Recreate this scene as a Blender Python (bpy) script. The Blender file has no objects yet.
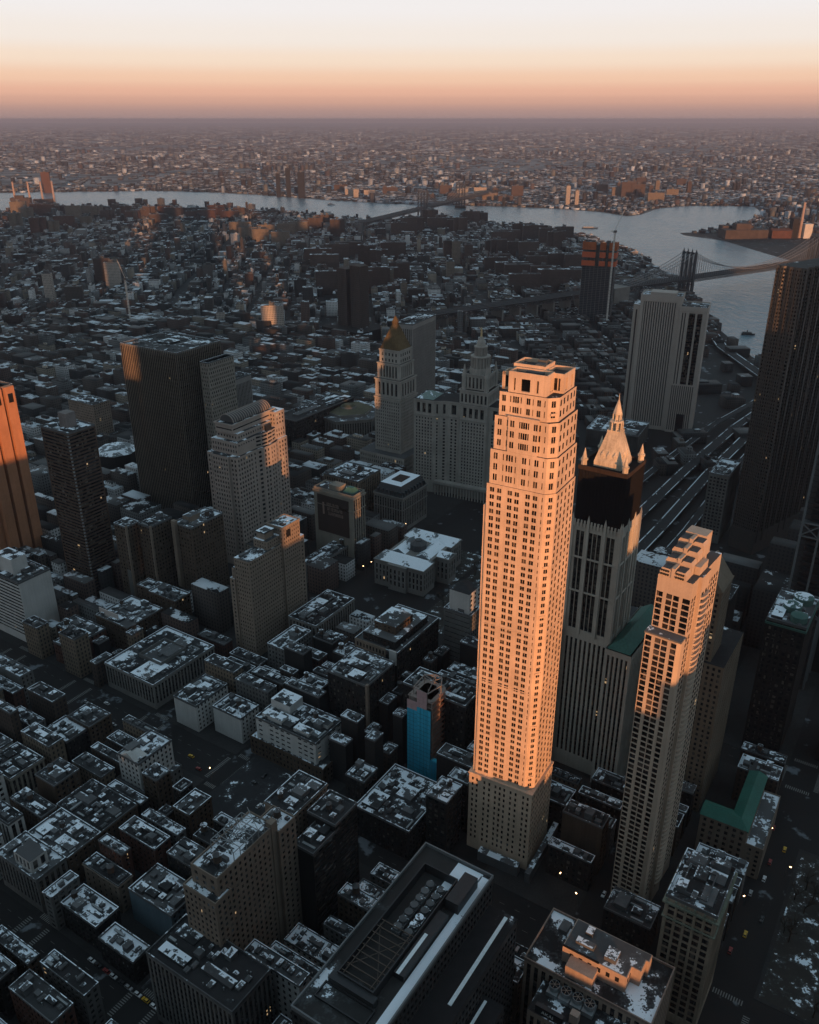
import bpy, bmesh, math, random
import numpy as np
from mathutils import Vector, Matrix
from mathutils.geometry import tessellate_polygon

random.seed(7)
SC = bpy.context.scene
COL = SC.collection
CAM = Vector((0.0, 0.0, 380.0))
PITCH = math.atan(393/860.0)
FPX = 860.0
def R(d): return math.radians(d)
def hv(deg):                      # heading (0 = straight ahead, clockwise) -> unit vector
    return (math.sin(R(deg)), math.cos(R(deg)))
def project(x, y, z):
    d = y*math.cos(PITCH)-(z-380)*math.sin(PITCH)
    return 409.5+FPX*x/d, 512-FPX*(y*math.sin(PITCH)+(z-380)*math.cos(PITCH))/d, d

# ------------------------------------------------------------------ materials
MATS = {}
SPAN = []
def nodes(name):
    m = bpy.data.materials.new(name); m.use_nodes = True
    nt = m.node_tree
    return m, nt, nt.nodes['Principled BSDF']
def nn(nt, t, **kw):
    n = nt.nodes.new(t)
    for k, v in kw.items(): setattr(n, k, v)
    return n
def setin(n, **kw):
    for k, v in kw.items(): n.inputs[k.replace('_', ' ')].default_value = v
def math_(nt, op, a, b=None, c=None):
    n = nn(nt, 'ShaderNodeMath', operation=op)
    for i, v in enumerate((a, b, c)):
        if v is None: continue
        if isinstance(v, (int, float)): n.inputs[i].default_value = v
        else: nt.links.new(v, n.inputs[i])
    return n.outputs[0]
def mixc(nt, f, a, b):
    n = nn(nt, 'ShaderNodeMix', data_type='RGBA')
    for sock, v in ((n.inputs[0], f), (n.inputs[6], a), (n.inputs[7], b)):
        if isinstance(v, (int, float)): sock.default_value = v
        elif isinstance(v, tuple): sock.default_value = (*v[:3], 1)
        else: nt.links.new(v, sock)
    return n.outputs[2]
def noise(nt, vec, scale, detail=3, rough=.55):
    n = nn(nt, 'ShaderNodeTexNoise'); setin(n, Scale=scale, Detail=detail, Roughness=rough)
    if vec is not None: nt.links.new(vec, n.inputs['Vector'])
    return n.outputs['Fac']
def smooth(nt, v, a, b):
    n = nn(nt, 'ShaderNodeMapRange', interpolation_type='SMOOTHSTEP')
    nt.links.new(v, n.inputs[0]); n.inputs[1].default_value = a; n.inputs[2].default_value = b
    return n.outputs[0]
SNOW = (.74, .82, .89)

def wallmat(name, col, var=.35, rough=.88, fine=1.2, streak=True, spec=.2):
    """masonry or concrete: blotchy weathering and rain streaks"""
    if name in MATS: return MATS[name]
    m, nt, b = nodes(name)
    tc = nn(nt, 'ShaderNodeTexCoord'); P = tc.outputs['Object']
    a = noise(nt, P, .07, 4); f = noise(nt, P, fine, 2)
    mp = nn(nt, 'ShaderNodeMapping'); mp.inputs['Scale'].default_value = (.8, .8, .03); nt.links.new(P, mp.inputs[0])
    s = noise(nt, mp.outputs[0], 1.0, 3)
    t = math_(nt, 'ADD', math_(nt, 'MULTIPLY', a, .5), math_(nt, 'ADD', math_(nt, 'MULTIPLY', f, .2), math_(nt, 'MULTIPLY', s, .3)))
    lo = tuple(c*(1-var) for c in col); hi = tuple(min(1, c*(1+var*.8)) for c in col)
    nt.links.new(mixc(nt, smooth(nt, t, .33, .67), lo, hi), b.inputs['Base Color'])
    setin(b, Roughness=rough); b.inputs['Specular IOR Level'].default_value = spec
    MATS[name] = m
    return m
def plain(name, col, rough=.6, metal=0.0, spec=.5, emit=None):
    if name in MATS: return MATS[name]
    m, nt, b = nodes(name)
    tc = nn(nt, 'ShaderNodeTexCoord')
    f = noise(nt, tc.outputs['Object'], .6, 3)
    nt.links.new(mixc(nt, f, tuple(c*.75 for c in col), tuple(min(1, c*1.2) for c in col)), b.inputs['Base Color'])
    setin(b, Roughness=rough, Metallic=metal); b.inputs['Specular IOR Level'].default_value = spec
    if emit:
        b.inputs['Emission Color'].default_value = (*emit[0], 1); b.inputs['Emission Strength'].default_value = emit[1]
    MATS[name] = m
    return m
def glassmat(name, dark=(.010, .012, .015), light=(.13, .12, .105), rough=.12):
    if name in MATS: return MATS[name]
    m, nt, b = nodes(name)
    g = nn(nt, 'ShaderNodeNewGeometry')
    sn = nn(nt, 'ShaderNodeVectorMath', operation='SNAP'); nt.links.new(g.outputs['Position'], sn.inputs[0]); sn.inputs[1].default_value = (2.2, 2.2, 3.3)
    w = nn(nt, 'ShaderNodeTexWhiteNoise'); nt.links.new(sn.outputs[0], w.inputs[0])
    f = math_(nt, 'POWER', w.outputs['Value'], 5.0)
    nt.links.new(mixc(nt, f, dark, light), b.inputs['Base Color'])
    setin(b, Roughness=rough); b.inputs['Specular IOR Level'].default_value = .4
    b.inputs['Emission Color'].default_value = (1, .66, .34, 1); nt.links.new(math_(nt, 'MULTIPLY', math_(nt, 'GREATER_THAN', w.outputs['Value'], .9978), .35), b.inputs['Emission Strength'])
    MATS[name] = m
    return m
def roofmat(name, tar, tar2, th=.50, spread=.14, scale=.11):
    """tar or gravel roof with old snow left in patches (amount differs from roof to roof)"""
    if name in MATS: return MATS[name]
    m, nt, b = nodes(name)
    g = nn(nt, 'ShaderNodeNewGeometry'); P = g.outputs['Position']
    oi = nn(nt, 'ShaderNodeObjectInfo')
    n1 = noise(nt, P, scale, 3, .55); n2 = noise(nt, P, scale*4.2, 4, .65); n3 = noise(nt, P, 1.1, 2, .5)
    v = math_(nt, 'ADD', math_(nt, 'ADD', math_(nt, 'MULTIPLY', n1, .58), math_(nt, 'MULTIPLY', n2, .30)), math_(nt, 'MULTIPLY', n3, .12))
    v = math_(nt, 'ADD', v, math_(nt, 'MULTIPLY', math_(nt, 'SUBTRACT', oi.outputs['Random'], .5), spread))
    sep = nn(nt, 'ShaderNodeSeparateXYZ'); nt.links.new(g.outputs['Normal'], sep.inputs[0])
    up = smooth(nt, sep.outputs[2], .4, .75)
    sn_ = nn(nt, 'ShaderNodeVectorMath', operation='SNAP'); oc = nn(nt, 'ShaderNodeTexCoord'); nt.links.new(oc.outputs['Object'], sn_.inputs[0]); sn_.inputs[1].default_value = (4.3, 5.1, 1000)
    wn = nn(nt, 'ShaderNodeTexWhiteNoise'); nt.links.new(sn_.outputs[0], wn.inputs[0])
    if spread: v = math_(nt, 'ADD', v, math_(nt, 'MULTIPLY', math_(nt, 'SUBTRACT', wn.outputs['Value'], .5), .11))
    gc = nn(nt, 'ShaderNodeTexCoord'); gs_ = nn(nt, 'ShaderNodeSeparateXYZ'); nt.links.new(gc.outputs['Generated'], gs_.inputs[0])
    drift = math_(nt, 'MAXIMUM', smooth(nt, gs_.outputs[0], .72, 1.0), smooth(nt, gs_.outputs[1], .78, 1.0))
    if spread: v = math_(nt, 'ADD', v, math_(nt, 'SUBTRACT', math_(nt, 'MULTIPLY', drift, .10), .025))
    tone = math_(nt, 'FRACT', math_(nt, 'MULTIPLY', oi.outputs['Random'], 17.3)); tone = math_(nt, 'MULTIPLY', math_(nt, 'POWER', tone, 3.0), .55 if spread else 0.0)
    base = mixc(nt, tone, mixc(nt, noise(nt, P, .25, 3), tar, tar2), (.15, .155, .16))
    base = mixc(nt, math_(nt, 'MULTIPLY', math_(nt, 'MULTIPLY', smooth(nt, v, th-.07, th), up), .4), base, (.13, .145, .155))
    nt.links.new(mixc(nt, math_(nt, 'MULTIPLY', smooth(nt, v, th, th+.018), up), base, SNOW), b.inputs['Base Color'])
    setin(b, Roughness=.85); b.inputs['Specular IOR Level'].default_value = .2
    MATS[name] = m
    return m
def citymat(name):
    """far-off blocks: wall tint and roof come from each block's own colour, window rows in the surface"""
    m, nt, b = nodes(name)
    at = nn(nt, 'ShaderNodeAttribute', attribute_name='tint'); ar = nn(nt, 'ShaderNodeAttribute', attribute_name='rnd')
    nt.links.new(citywall(nt, at.outputs['Color'], ar.outputs['Fac']), b.inputs['Base Color'])
    setin(b, Roughness=.85); b.inputs['Specular IOR Level'].default_value = .25
    return m
def winmask(nt, bay=3.1, fl=3.4):
    g = nn(nt, 'ShaderNodeNewGeometry')
    p = nn(nt, 'ShaderNodeSeparateXYZ'); nt.links.new(g.outputs['Position'], p.inputs[0])
    q = nn(nt, 'ShaderNodeSeparateXYZ'); nt.links.new(g.outputs['True Normal'], q.inputs[0])
    h = math_(nt, 'SUBTRACT', math_(nt, 'MULTIPLY', p.outputs[1], q.outputs[0]), math_(nt, 'MULTIPLY', p.outputs[0], q.outputs[1]))
    u = math_(nt, 'FRACT', math_(nt, 'DIVIDE', h, bay)); v = math_(nt, 'FRACT', math_(nt, 'DIVIDE', p.outputs[2], fl))
    a = math_(nt, 'LESS_THAN', math_(nt, 'ABSOLUTE', math_(nt, 'SUBTRACT', u, .5)), .21)
    c = math_(nt, 'LESS_THAN', math_(nt, 'ABSOLUTE', math_(nt, 'SUBTRACT', v, .5)), .27)
    up = math_(nt, 'GREATER_THAN', math_(nt, 'ABSOLUTE', q.outputs[2]), .5)
    return math_(nt, 'MULTIPLY', math_(nt, 'MULTIPLY', a, c), math_(nt, 'SUBTRACT', 1.0, up)), up, g
def citywall(nt, tint, rnd, snow=True):
    win, up, g = winmask(nt)
    wall = mixc(nt, math_(nt, 'MULTIPLY', win, .92), tint, (.008, .009, .011))
    P = g.outputs['Position']
    v = math_(nt, 'ADD', math_(nt, 'ADD', math_(nt, 'MULTIPLY', noise(nt, P, .10, 3), .7), math_(nt, 'MULTIPLY', noise(nt, P, .5, 2), .3)), math_(nt, 'MULTIPLY', math_(nt, 'SUBTRACT', rnd, .5), .36))
    f = smooth(nt, v, .565, .62)
    grey = nn(nt, 'ShaderNodeCombineColor')
    gv = math_(nt, 'MULTIPLY', math_(nt, 'POWER', math_(nt, 'FRACT', math_(nt, 'MULTIPLY', rnd, 7.3)), 2.0), .12)
    for i in range(3): nt.links.new(math_(nt, 'ADD', gv, .010+.001*i), grey.inputs[i])
    roof = mixc(nt, f, grey.outputs[0], (.50, .56, .61))
    return mixc(nt, up, wall, roof)
def fillmat(name, col):
    """small buildings: brick with rows of windows in the surface"""
    if name in MATS: return MATS[name]
    m, nt, b = nodes(name)
    win, up, g = winmask(nt, 2.9, 3.6)
    f = noise(nt, g.outputs['Position'], .12, 4)
    wall = mixc(nt, f, tuple(c*.6 for c in col), tuple(c*1.3 for c in col))
    nt.links.new(mixc(nt, math_(nt, 'MULTIPLY', win, .9), wall, (.013, .015, .018)), b.inputs['Base Color'])
    setin(b, Roughness=.85); b.inputs['Specular IOR Level'].default_value = .25
    MATS[name] = m
    return m

GLASS = glassmat('window_glass')
GLASS2 = glassmat('tower_glass', (.004, .0045, .0055), (.10, .08, .065), .08)
LIME = wallmat('limestone', (.53, .40, .30), .2, .85, 1.5)
ROOF = roofmat('tar_roof', (.010, .010, .011), (.034, .035, .037), .575)
ROOFS = roofmat('snowy_roof', (.011, .012, .013), (.042, .044, .047), .518)
ROOFD = roofmat('bare_roof', (.009, .009, .010), (.028, .028, .03), .66)
PARA = roofmat('coping', (.045, .046, .048), (.13, .135, .14), .54, .2, .3)
METAL = plain('galvanised', (.22, .24, .25), .5, .3)
DMETAL = plain('dark_steel', (.03, .032, .035), .5, .4)
SPANDREL = wallmat('dark_spandrel', (.04, .038, .036), .25)
WOOD = wallmat('weathered_wood', (.07, .055, .045), .3)
UNIT = roofmat('roof_unit', (.03, .033, .036), (.13, .135, .14), .57, .3, .4)
COPPER = wallmat('green_copper', (.045, .125, .105), .3, .6)

# ------------------------------------------------------------------ mesh helper
class M:
    def __init__(s): s.v = []; s.f = []; s.m = []
    def quad(s, a, b, c, d, mi=0):
        i = len(s.v); s.v += [a, b, c, d]; s.f.append((i, i+1, i+2, i+3)); s.m.append(mi)
    def poly(s, pts, mi=0):
        i = len(s.v); s.v += pts; s.f.append(tuple(range(i, i+len(pts)))); s.m.append(mi)
    def box(s, x0, y0, z0, x1, y1, z1, mi=0):
        p = [(x0, y0), (x1, y0), (x1, y1), (x0, y1)]
        s.prism(p, z0, z1, mi)
    def prism(s, p, z0, z1, mi=0, top=None, q=None, bottom=False):
        q = q or p; n = len(p); i = len(s.v)
        s.v += [(x, y, z0) for x, y in p]+[(x, y, z1) for x, y in q]
        for k in range(n):
            j = (k+1) % n; s.f.append((i+k, i+j, i+n+j, i+n+k)); s.m.append(mi)
        s.f.append(tuple(range(i+n, i+2*n))); s.m.append(mi if top is None else top)
        if bottom: s.f.append(tuple(range(i+n-1, i-1, -1))); s.m.append(mi)
    def cyl(s, x, y, z0, z1, r0, r1=None, n=12, mi=0):
        r1 = r0 if r1 is None else r1
        c = [(math.cos(2*math.pi*k/n), math.sin(2*math.pi*k/n)) for k in range(n)]
        s.prism([(x+r0*a, y+r0*b) for a, b in c], z0, z1, mi, None, [(x+r1*a, y+r1*b) for a, b in c])
    def pyr(s, p, z0, apex, mi=0):
        i = len(s.v); n = len(p); s.v += [(x, y, z0) for x, y in p]+[apex]
        for k in range(n): s.f.append((i+k, i+(k+1) % n, i+n)); s.m.append(mi)
    def bar(s, a, b, w, mi=0, h=None):
        a = Vector(a); b = Vector(b); d = b-a
        if d.length < 1e-6: return
        d.normalize(); up = Vector((0, 0, 1)) if abs(d.z) < .95 else Vector((1, 0, 0))
        r = d.cross(up).normalized()*(w/2); u = r.cross(d).normalized()*((h or w)/2)
        i = len(s.v)
        for e in (a, b): s.v += [tuple(e-r-u), tuple(e+r-u), tuple(e+r+u), tuple(e-r+u)]
        for k in range(4):
            j = (k+1) % 4; s.f.append((i+k, i+j, i+4+j, i+4+k)); s.m.append(mi)
        s.f.append((i+3, i+2, i+1, i)); s.m.append(mi); s.f.append((i+4, i+5, i+6, i+7)); s.m.append(mi)
    def ring(s, x0, y0, x1, y1, z0, z1, t, mi=0):
        s.box(x0, y0, z0, x1, y0+t, z1, mi); s.box(x0, y1-t, z0, x1, y1, z1, mi)
        s.box(x0, y0+t, z0, x0+t, y1-t, z1, mi); s.box(x1-t, y0+t, z0, x1, y1-t, z1, mi)
    def mesh(s, name, mats):
        me = bpy.data.meshes.new(name); me.from_pydata([tuple(v) for v in s.v], [], s.f)
        for m in (mats if isinstance(mats, (list, tuple)) else [mats]): me.materials.append(m)
        if any(s.m): me.polygons.foreach_set('material_index', s.m)
        me.update()
        return me
    def build(s, name, mats, parent=None, kind=None):
        o = bpy.data.objects.new(name, s.mesh(name, mats)); COL.objects.link(o)
        o.parent = parent
        if kind: o['kind'] = kind
        return o
def inst(name, me, parent, loc, scale=(1, 1, 1), rz=0.0):
    o = bpy.data.objects.new(name, me); COL.objects.link(o); o.parent = parent
    o.location = loc; o.scale = scale; o.rotation_euler = (0, 0, rz)
    return o
def thing(name, label, cat, loc=(0, 0, 0), rz=0.0, group=None):
    o = bpy.data.objects.new(name, None); COL.objects.link(o)
    o.location = loc; o.rotation_euler = (0, 0, rz); o.empty_display_size = 2
    return tag(o, label, cat, group)
def tag(o, label, cat, group=None):
    o['label'] = label; o['category'] = cat
    if group: o['group'] = group
    return o
def struct(o): o['kind'] = 'structure'; return o

# ------------------------------------------------------------------ facades
def cells(L, bay, frac, edge=.6, n=None):
    n = n or max(1, int((L-2*edge)/bay)); b = (L-2*edge)/n
    return [(edge+b*(k+.5)-b*frac/2, edge+b*(k+.5)+b*frac/2) for k in range(n)]
def levels(z0, z1, fh, frac, base=0, top=0):
    n = max(1, int(round((z1-z0-base-top)/fh))); f = (z1-z0-base-top)/n
    return [(z0+base+f*(k+.5)-f*frac/2, z0+base+f*(k+.5)+f*frac/2) for k in range(n)]
def facade(W, win, p, d, L, z0, z1, st, mi=0):
    """one wall with real openings; panes are collected in win"""
    n = (d[1], -d[0])
    def P(s, z, o=0.0): return (p[0]+d[0]*s+n[0]*o, p[1]+d[1]*s+n[1]*o, z)
    k = st.get('k', 'grid'); dep = st.get('dep', .16)
    if k == 'blank' or L < 2.5 or z1-z0 < 3:
        W.quad(P(0, z0), P(L, z0), P(L, z1), P(0, z1), mi); return
    rows = st.get('rows') or levels(z0, z1, st.get('fh', 3.6), st.get('wh', .55), st.get('base', 0), st.get('top', .8))
    cols = st['cols'](L) if 'cols' in st else cells(L, st.get('bay', 3.2), st.get('ww', .45), st.get('edge', .6))
    if k == 'band': cols = [(st.get('edge', .8), L-st.get('edge', .8))]
    s = 0.0
    for a, b in cols+[(L, None)]:
        W.quad(P(s, z0), P(a, z0), P(a, z1), P(s, z1), mi)
        if b is None: break
        if k == 'pier':
            zb, zt = rows[0][0], rows[-1][1]; sp = st.get('sp', mi)
            W.quad(P(a, z0), P(b, z0), P(b, zb), P(a, zb), mi); W.quad(P(a, zt), P(b, zt), P(b, z1), P(a, z1), mi)
            W.quad(P(a, zb), P(a, zb, -dep), P(a, zt, -dep), P(a, zt), mi); W.quad(P(b, zb, -dep), P(b, zb), P(b, zt), P(b, zt, -dep), mi)
            W.quad(P(a, zt), P(a, zt, -dep), P(b, zt, -dep), P(b, zt), mi); W.quad(P(a, zb, -dep), P(a, zb), P(b, zb), P(b, zb, -dep), mi)
            W.quad(P(a, zb, -dep), P(b, zb, -dep), P(b, zt, -dep), P(a, zt, -dep), sp)
            for za, zc in rows:
                c = P((a+b)/2, (za+zc)/2, -dep+.06); win.append((*c, *d, (b-a)*.94, zc-za))
        else:
            z = z0
            for za, zc in rows:
                W.quad(P(a, z), P(b, z), P(b, za), P(a, za), mi); z = zc
                W.quad(P(a, za), P(a, za, -dep), P(a, zc, -dep), P(a, zc), mi); W.quad(P(b, za, -dep), P(b, za), P(b, zc), P(b, zc, -dep), mi)
                W.quad(P(a, zc), P(a, zc, -dep), P(b, zc, -dep), P(b, zc), mi); W.quad(P(a, za, -dep), P(a, za), P(b, za), P(b, za, -dep), mi)
                c = P((a+b)/2, (za+zc)/2, -dep); win.append((*c, *d, b-a, zc-za))
            W.quad(P(a, z), P(b, z), P(b, z1), P(a, z1), mi)
        s = b
def edges(poly):
    for i, a in enumerate(poly):
        b = poly[(i+1) % len(poly)]; L = math.hypot(b[0]-a[0], b[1]-a[1])
        yield i, a, ((b[0]-a[0])/L, (b[1]-a[1])/L), L
def body(W, win, poly, z0, z1, st, mi=0, cap=None, only=None):
    """walls round a footprint; st may be one style or one per edge"""
    for i, a, d, L in edges(poly):
        s = st[i] if isinstance(st, (list, tuple)) else st
        facade(W, win, a, d, L, z0, z1, s, mi)
    if cap is not None: W.poly([(x, y, z1) for x, y in poly], cap)
def rect(x0, y0, x1, y1): return [(x0, y0), (x1, y0), (x1, y1), (x0, y1)]

_b = M(); _b.box(-.5, -.05, -.5, .5, .05, .5); _b.poly([(-.5, -.05, -.5), (-.5, .05, -.5), (.5, .05, -.5), (.5, -.05, -.5)])
PANES = {}
def pane_mesh(g):
    if g.name not in PANES: PANES[g.name] = _b.mesh('pane', g)
    return PANES[g.name]
def put_windows(root, win, g=GLASS, cap=100, minpx=2.0, name='window'):
    """the panes that show largest become parts of their own, the rest one part"""
    if not win: return
    ca, sa = math.cos(root.rotation_euler[2]), math.sin(root.rotation_euler[2]); lx, ly = root.location[0], root.location[1]
    sc = []
    for w in win:
        x = lx+ca*w[0]-sa*w[1]; y = ly+sa*w[0]+ca*w[1]
        nx, ny = ca*w[4]+sa*w[3], sa*w[4]-ca*w[3]
        v = CAM-Vector((x, y, w[2])); D = v.length; f = (v.x*nx+v.y*ny)/D
        px, py, dd = project(x, y, w[2])
        if dd < 1 or not (-30 < px < 850 and 0 < py < 1060): f = -1
        hh = w[6]*FPX/D*math.hypot(v.x, v.y)/D; ww = w[5]*FPX/D*max(f, 0)
        sc.append((hh*ww if f > .05 else 0.0, hh))
    order = sorted(range(len(win)), key=lambda i: -sc[i][0])
    one = [i for i in order[:cap] if sc[i][0] > 0 and sc[i][1] >= minpx]
    me = pane_mesh(g)
    for i in one:
        w = win[i]; inst(name, me, root, (w[0], w[1], w[2]), (w[5], 1, w[6]), math.atan2(w[4], w[3]))
    one = set(one); rest = M()
    for i, w in enumerate(win):
        if i in one: continue
        x, y, z, dx, dy, ww, hh = w
        rest.quad((x-dx*ww/2, y-dy*ww/2, z-hh/2), (x+dx*ww/2, y+dy*ww/2, z-hh/2), (x+dx*ww/2, y+dy*ww/2, z+hh/2), (x-dx*ww/2, y-dy*ww/2, z+hh/2))
    if rest.f: rest.build(name, g, root, 'stuff')

# ------------------------------------------------------------------ roof furniture (shared meshes)
def _mk():
    d = {}
    b = M(); b.box(-.5, -.5, 0, .5, .5, 1); b.box(-.54, -.54, .96, .54, .54, 1.03); d['bulkhead'] = b.mesh('bulkhead', UNIT)
    b = M(); b.box(-.5, -.5, .12, .5, .5, .85); b.box(-.45, -.45, 0, -.3, .45, .12); b.box(.3, -.45, 0, .45, .45, .12)
    for x in (-.24, .24): b.cyl(x, 0, .85, 1.0, .2, .2, 10)
    d['air_handler'] = b.mesh('air_handler', UNIT)
    b = M(); b.box(-.5, -.5, 0, .5, .5, .35); b.prism([(-.5, -.5), (.5, -.5), (.5, .5), (-.5, .5)], .35, 1, 0, None, [(-.5, -.06), (.5, -.06), (.5, .06), (-.5, .06)]); d['skylight'] = b.mesh('skylight', UNIT)
    b = M(); b.box(-.5, -.5, 0, .5, .5, 1); d['roof_deck'] = b.mesh('roof_deck', ROOFS)
    b = M(); b.box(-.5, -.5, 0, .5, .5, 1); d['pale_roof_deck'] = b.mesh('roof_deck', PARA)
    b = M(); b.cyl(0, 0, 0, .8, .16, .16, 8); b.cyl(0, 0, .8, 1, .3, .26, 8); d['vent_pipe'] = b.mesh('vent_pipe', METAL)
    b = M(); b.box(-.5, -.5, .3, .5, .5, 1)
    for x in (-.4, 0, .4): b.box(x-.03, -.4, 0, x+.03, .4, .3)
    d['duct'] = b.mesh('duct', METAL)
    b = M(); b.cyl(0, 0, 0, 4, 1.9, 1.8, 14)
    for z in (.4, 1.2, 2.0, 2.8, 3.6): b.cyl(0, 0, z, z+.1, 1.96, 1.93, 14)
    d['water_tank'] = b.mesh('water_tank', WOOD)
    b = M(); b.pyr([(2.1*math.cos(k*math.pi/7), 2.1*math.sin(k*math.pi/7)) for k in range(14)], 4, (0, 0, 5.5)); d['lid'] = b.mesh('lid', UNIT)
    b = M()
    for x in (-1.3, 1.3):
        for y in (-1.3, 1.3): b.box(x-.12, y-.12, -3, x+.12, y+.12, 0)
        b.bar((x, -1.3, -2.9), (x, 1.3, -.1), .1); b.bar((-1.3, x, -2.9), (1.3, x, -.1), .1)
    b.box(-1.8, -1.8, -.25, 1.8, 1.8, 0); d['stand'] = b.mesh('stand', DMETAL)
    return d
RM = _mk()
def water_tank(root, x, y, z, s=1.0):
    t = inst('water_tank', RM['water_tank'], root, (x, y, z+3*s), (s, s, s))
    inst('lid', RM['lid'], t, (0, 0, 0)); inst('stand', RM['stand'], t, (0, 0, 0))
def clutter(root, x0, y0, x1, y1, z, rng, n=8, tank=.4, big=True):
    used = []
    def spot(w, d):
        for _ in range(12):
            if x1-x0 < w+1 or y1-y0 < d+1: return None
            x = rng.uniform(x0+w/2+.3, x1-w/2-.3); y = rng.uniform(y0+d/2+.3, y1-d/2-.3)
            if all(abs(x-a) > (w+c)/2+.3 or abs(y-b) > (d+e)/2+.3 for a, b, c, e in used):
                used.append((x, y, w, d)); return x, y
    S = min(x1-x0, y1-y0)
    if big and S > 7:
        w, d = rng.uniform(3, min(8, S*.55)), rng.uniform(3, min(7, S*.5)); p = spot(w, d)
        if p: inst('bulkhead', RM['bulkhead'], root, (*p, z), (w, d, rng.uniform(2.6, 4.2)))
    if rng.random() < tank:
        p = spot(4, 4)
        if p: water_tank(root, *p, z, rng.uniform(.75, 1.0))
    if S > 9:
        for _ in range(1 if S < 16 else 3):
            w, d = (x1-x0)*rng.uniform(.18, .42), (y1-y0)*rng.uniform(.18, .42); p = spot(w, d)
            if p: inst('roof_deck', RM[rng.choice(('roof_deck', 'roof_deck', 'pale_roof_deck'))], root, (*p, z), (w, d, rng.uniform(.5, 2.4)))
    for _ in range(n):
        k = rng.choice(('air_handler', 'air_handler', 'skylight', 'vent_pipe', 'duct', 'bulkhead'))
        if k == 'vent_pipe': w = d = 1.2; h = rng.uniform(1, 2)
        elif k == 'duct': w, d, h = rng.uniform(3, 8), rng.uniform(.8, 1.4), rng.uniform(.9, 1.5)
        elif k == 'skylight': w, d, h = rng.uniform(1.6, 4), rng.uniform(1.4, 2.4), rng.uniform(.7, 1.2)
        elif k == 'bulkhead': w, d, h = rng.uniform(2, 3.5), rng.uniform(2, 4), rng.uniform(1.8, 2.8)
        else: w, d, h = rng.uniform(1.8, 4.5), rng.uniform(1.4, 2.6), rng.uniform(1.3, 2.4)
        if k in ('duct', 'skylight') and rng.random() < .5: w, d = d, w
        p = spot(w, d)
        if p: inst(k, RM[k], root, (*p, z), (w, d, h))
def flat_roof(root, x0, y0, x1, y1, z, mat=ROOF, par=.9, t=.45, coping=None):
    r = M(); r.poly([(x, y, z-par) for x, y in rect(x0+t*.5, y0+t*.5, x1-t*.5, y1-t*.5)]); r.build('roof', mat, root)
    q = M(); q.ring(x0-.12, y0-.12, x1+.12, y1+.12, z-par-.3, z+.15, t); q.build('parapet', coping or PARA, root)

ROWS = []                         # footprints already taken: centre x, y, half-lengths, angle
def claim(x, y, g, x0, y0, x1, y1):
    e = hv(g); f = (-e[1], e[0])
    cx, cy = (x0+x1)/2, (y0+y1)/2
    ROWS.append((x+e[0]*cx+f[0]*cy, y+e[1]*cx+f[1]*cy, (x1-x0)/2, (y1-y0)/2, g))
def rz(g): return R(90-g)

# ------------------------------------------------------------------ camera, light, sky, haze
cam = bpy.data.cameras.new('camera'); co = bpy.data.objects.new('camera', cam); COL.objects.link(co)
co.location = CAM; co.rotation_euler = (math.pi/2-PITCH, 0, 0)
cam.sensor_fit = 'HORIZONTAL'; cam.sensor_width = 36; cam.lens = 36*FPX/819
cam.clip_start = 1; cam.clip_end = 200000
SC.camera = co
SUN_H, SUN_E = 167.0, 4.0
sl = bpy.data.lights.new('sun', 'SUN'); sl.energy = 5.0; sl.angle = R(.5); sl.color = (1.0, .43, .175)
so = bpy.data.objects.new('sun', sl); COL.objects.link(so)
sdir = Vector((math.sin(R(SUN_H))*math.cos(R(SUN_E)), math.cos(R(SUN_H))*math.cos(R(SUN_E)), math.sin(R(SUN_E))))
so.rotation_euler = sdir.to_track_quat('Z', 'Y').to_euler(); so.location = (0, 0, 900)

w = bpy.data.worlds.new('World'); SC.world = w; w.use_nodes = True
nt = w.node_tree; bg = nt.nodes['Background']
sky = nn(nt, 'ShaderNodeTexSky', sky_type='NISHITA'); sky.sun_disc = False
sky.sun_elevation = R(SUN_E); sky.sun_rotation = R(SUN_H); sky.altitude = 380; sky.dust_density = 2.0
tc = nn(nt, 'ShaderNodeTexCoord'); sx = nn(nt, 'ShaderNodeSeparateXYZ'); nt.links.new(tc.outputs['Generated'], sx.inputs[0])
rp = nn(nt, 'ShaderNodeValToRGB'); nt.links.new(sx.outputs[2], rp.inputs[0])
cr = rp.color_ramp; cr.interpolation = 'EASE'
def lin(c): return tuple(((v/255+.055)/1.055)**2.4 if v > 10 else v/3294 for v in c)
SKYK = 0.10
EXPO = .25
stops = [(0.0, lin((164, 139, 137))), (.008, lin((180, 147, 140))), (.016, lin((210, 164, 147))), (.026, lin((234, 182, 158))),
         (.038, lin((245, 203, 175))), (.055, lin((249, 225, 204))), (.074, lin((247, 236, 227))), (.104, lin((246, 241, 240))), (.20, (.44, .53, .60)),
         (.40, (.30, .405, .47)), (1.0, (.275, .375, .445))]
stops = [(p, tuple(v/2**EXPO for v in c)) for p, c in stops]
while len(cr.elements) < len(stops): cr.elements.new(.5)
for e, (p, c) in zip(cr.elements, stops): e.position = p; e.color = (*c, 1)
sc_ = nn(nt, 'ShaderNodeVectorMath', operation='SCALE'); nt.links.new(rp.outputs[0], sc_.inputs[0]); sc_.inputs[3].default_value = 1/SKYK
nt.links.new(mixc(nt, .96, sky.outputs[0], sc_.outputs[0]), bg.inputs['Color']); bg.inputs['Strength'].default_value = SKYK

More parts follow.
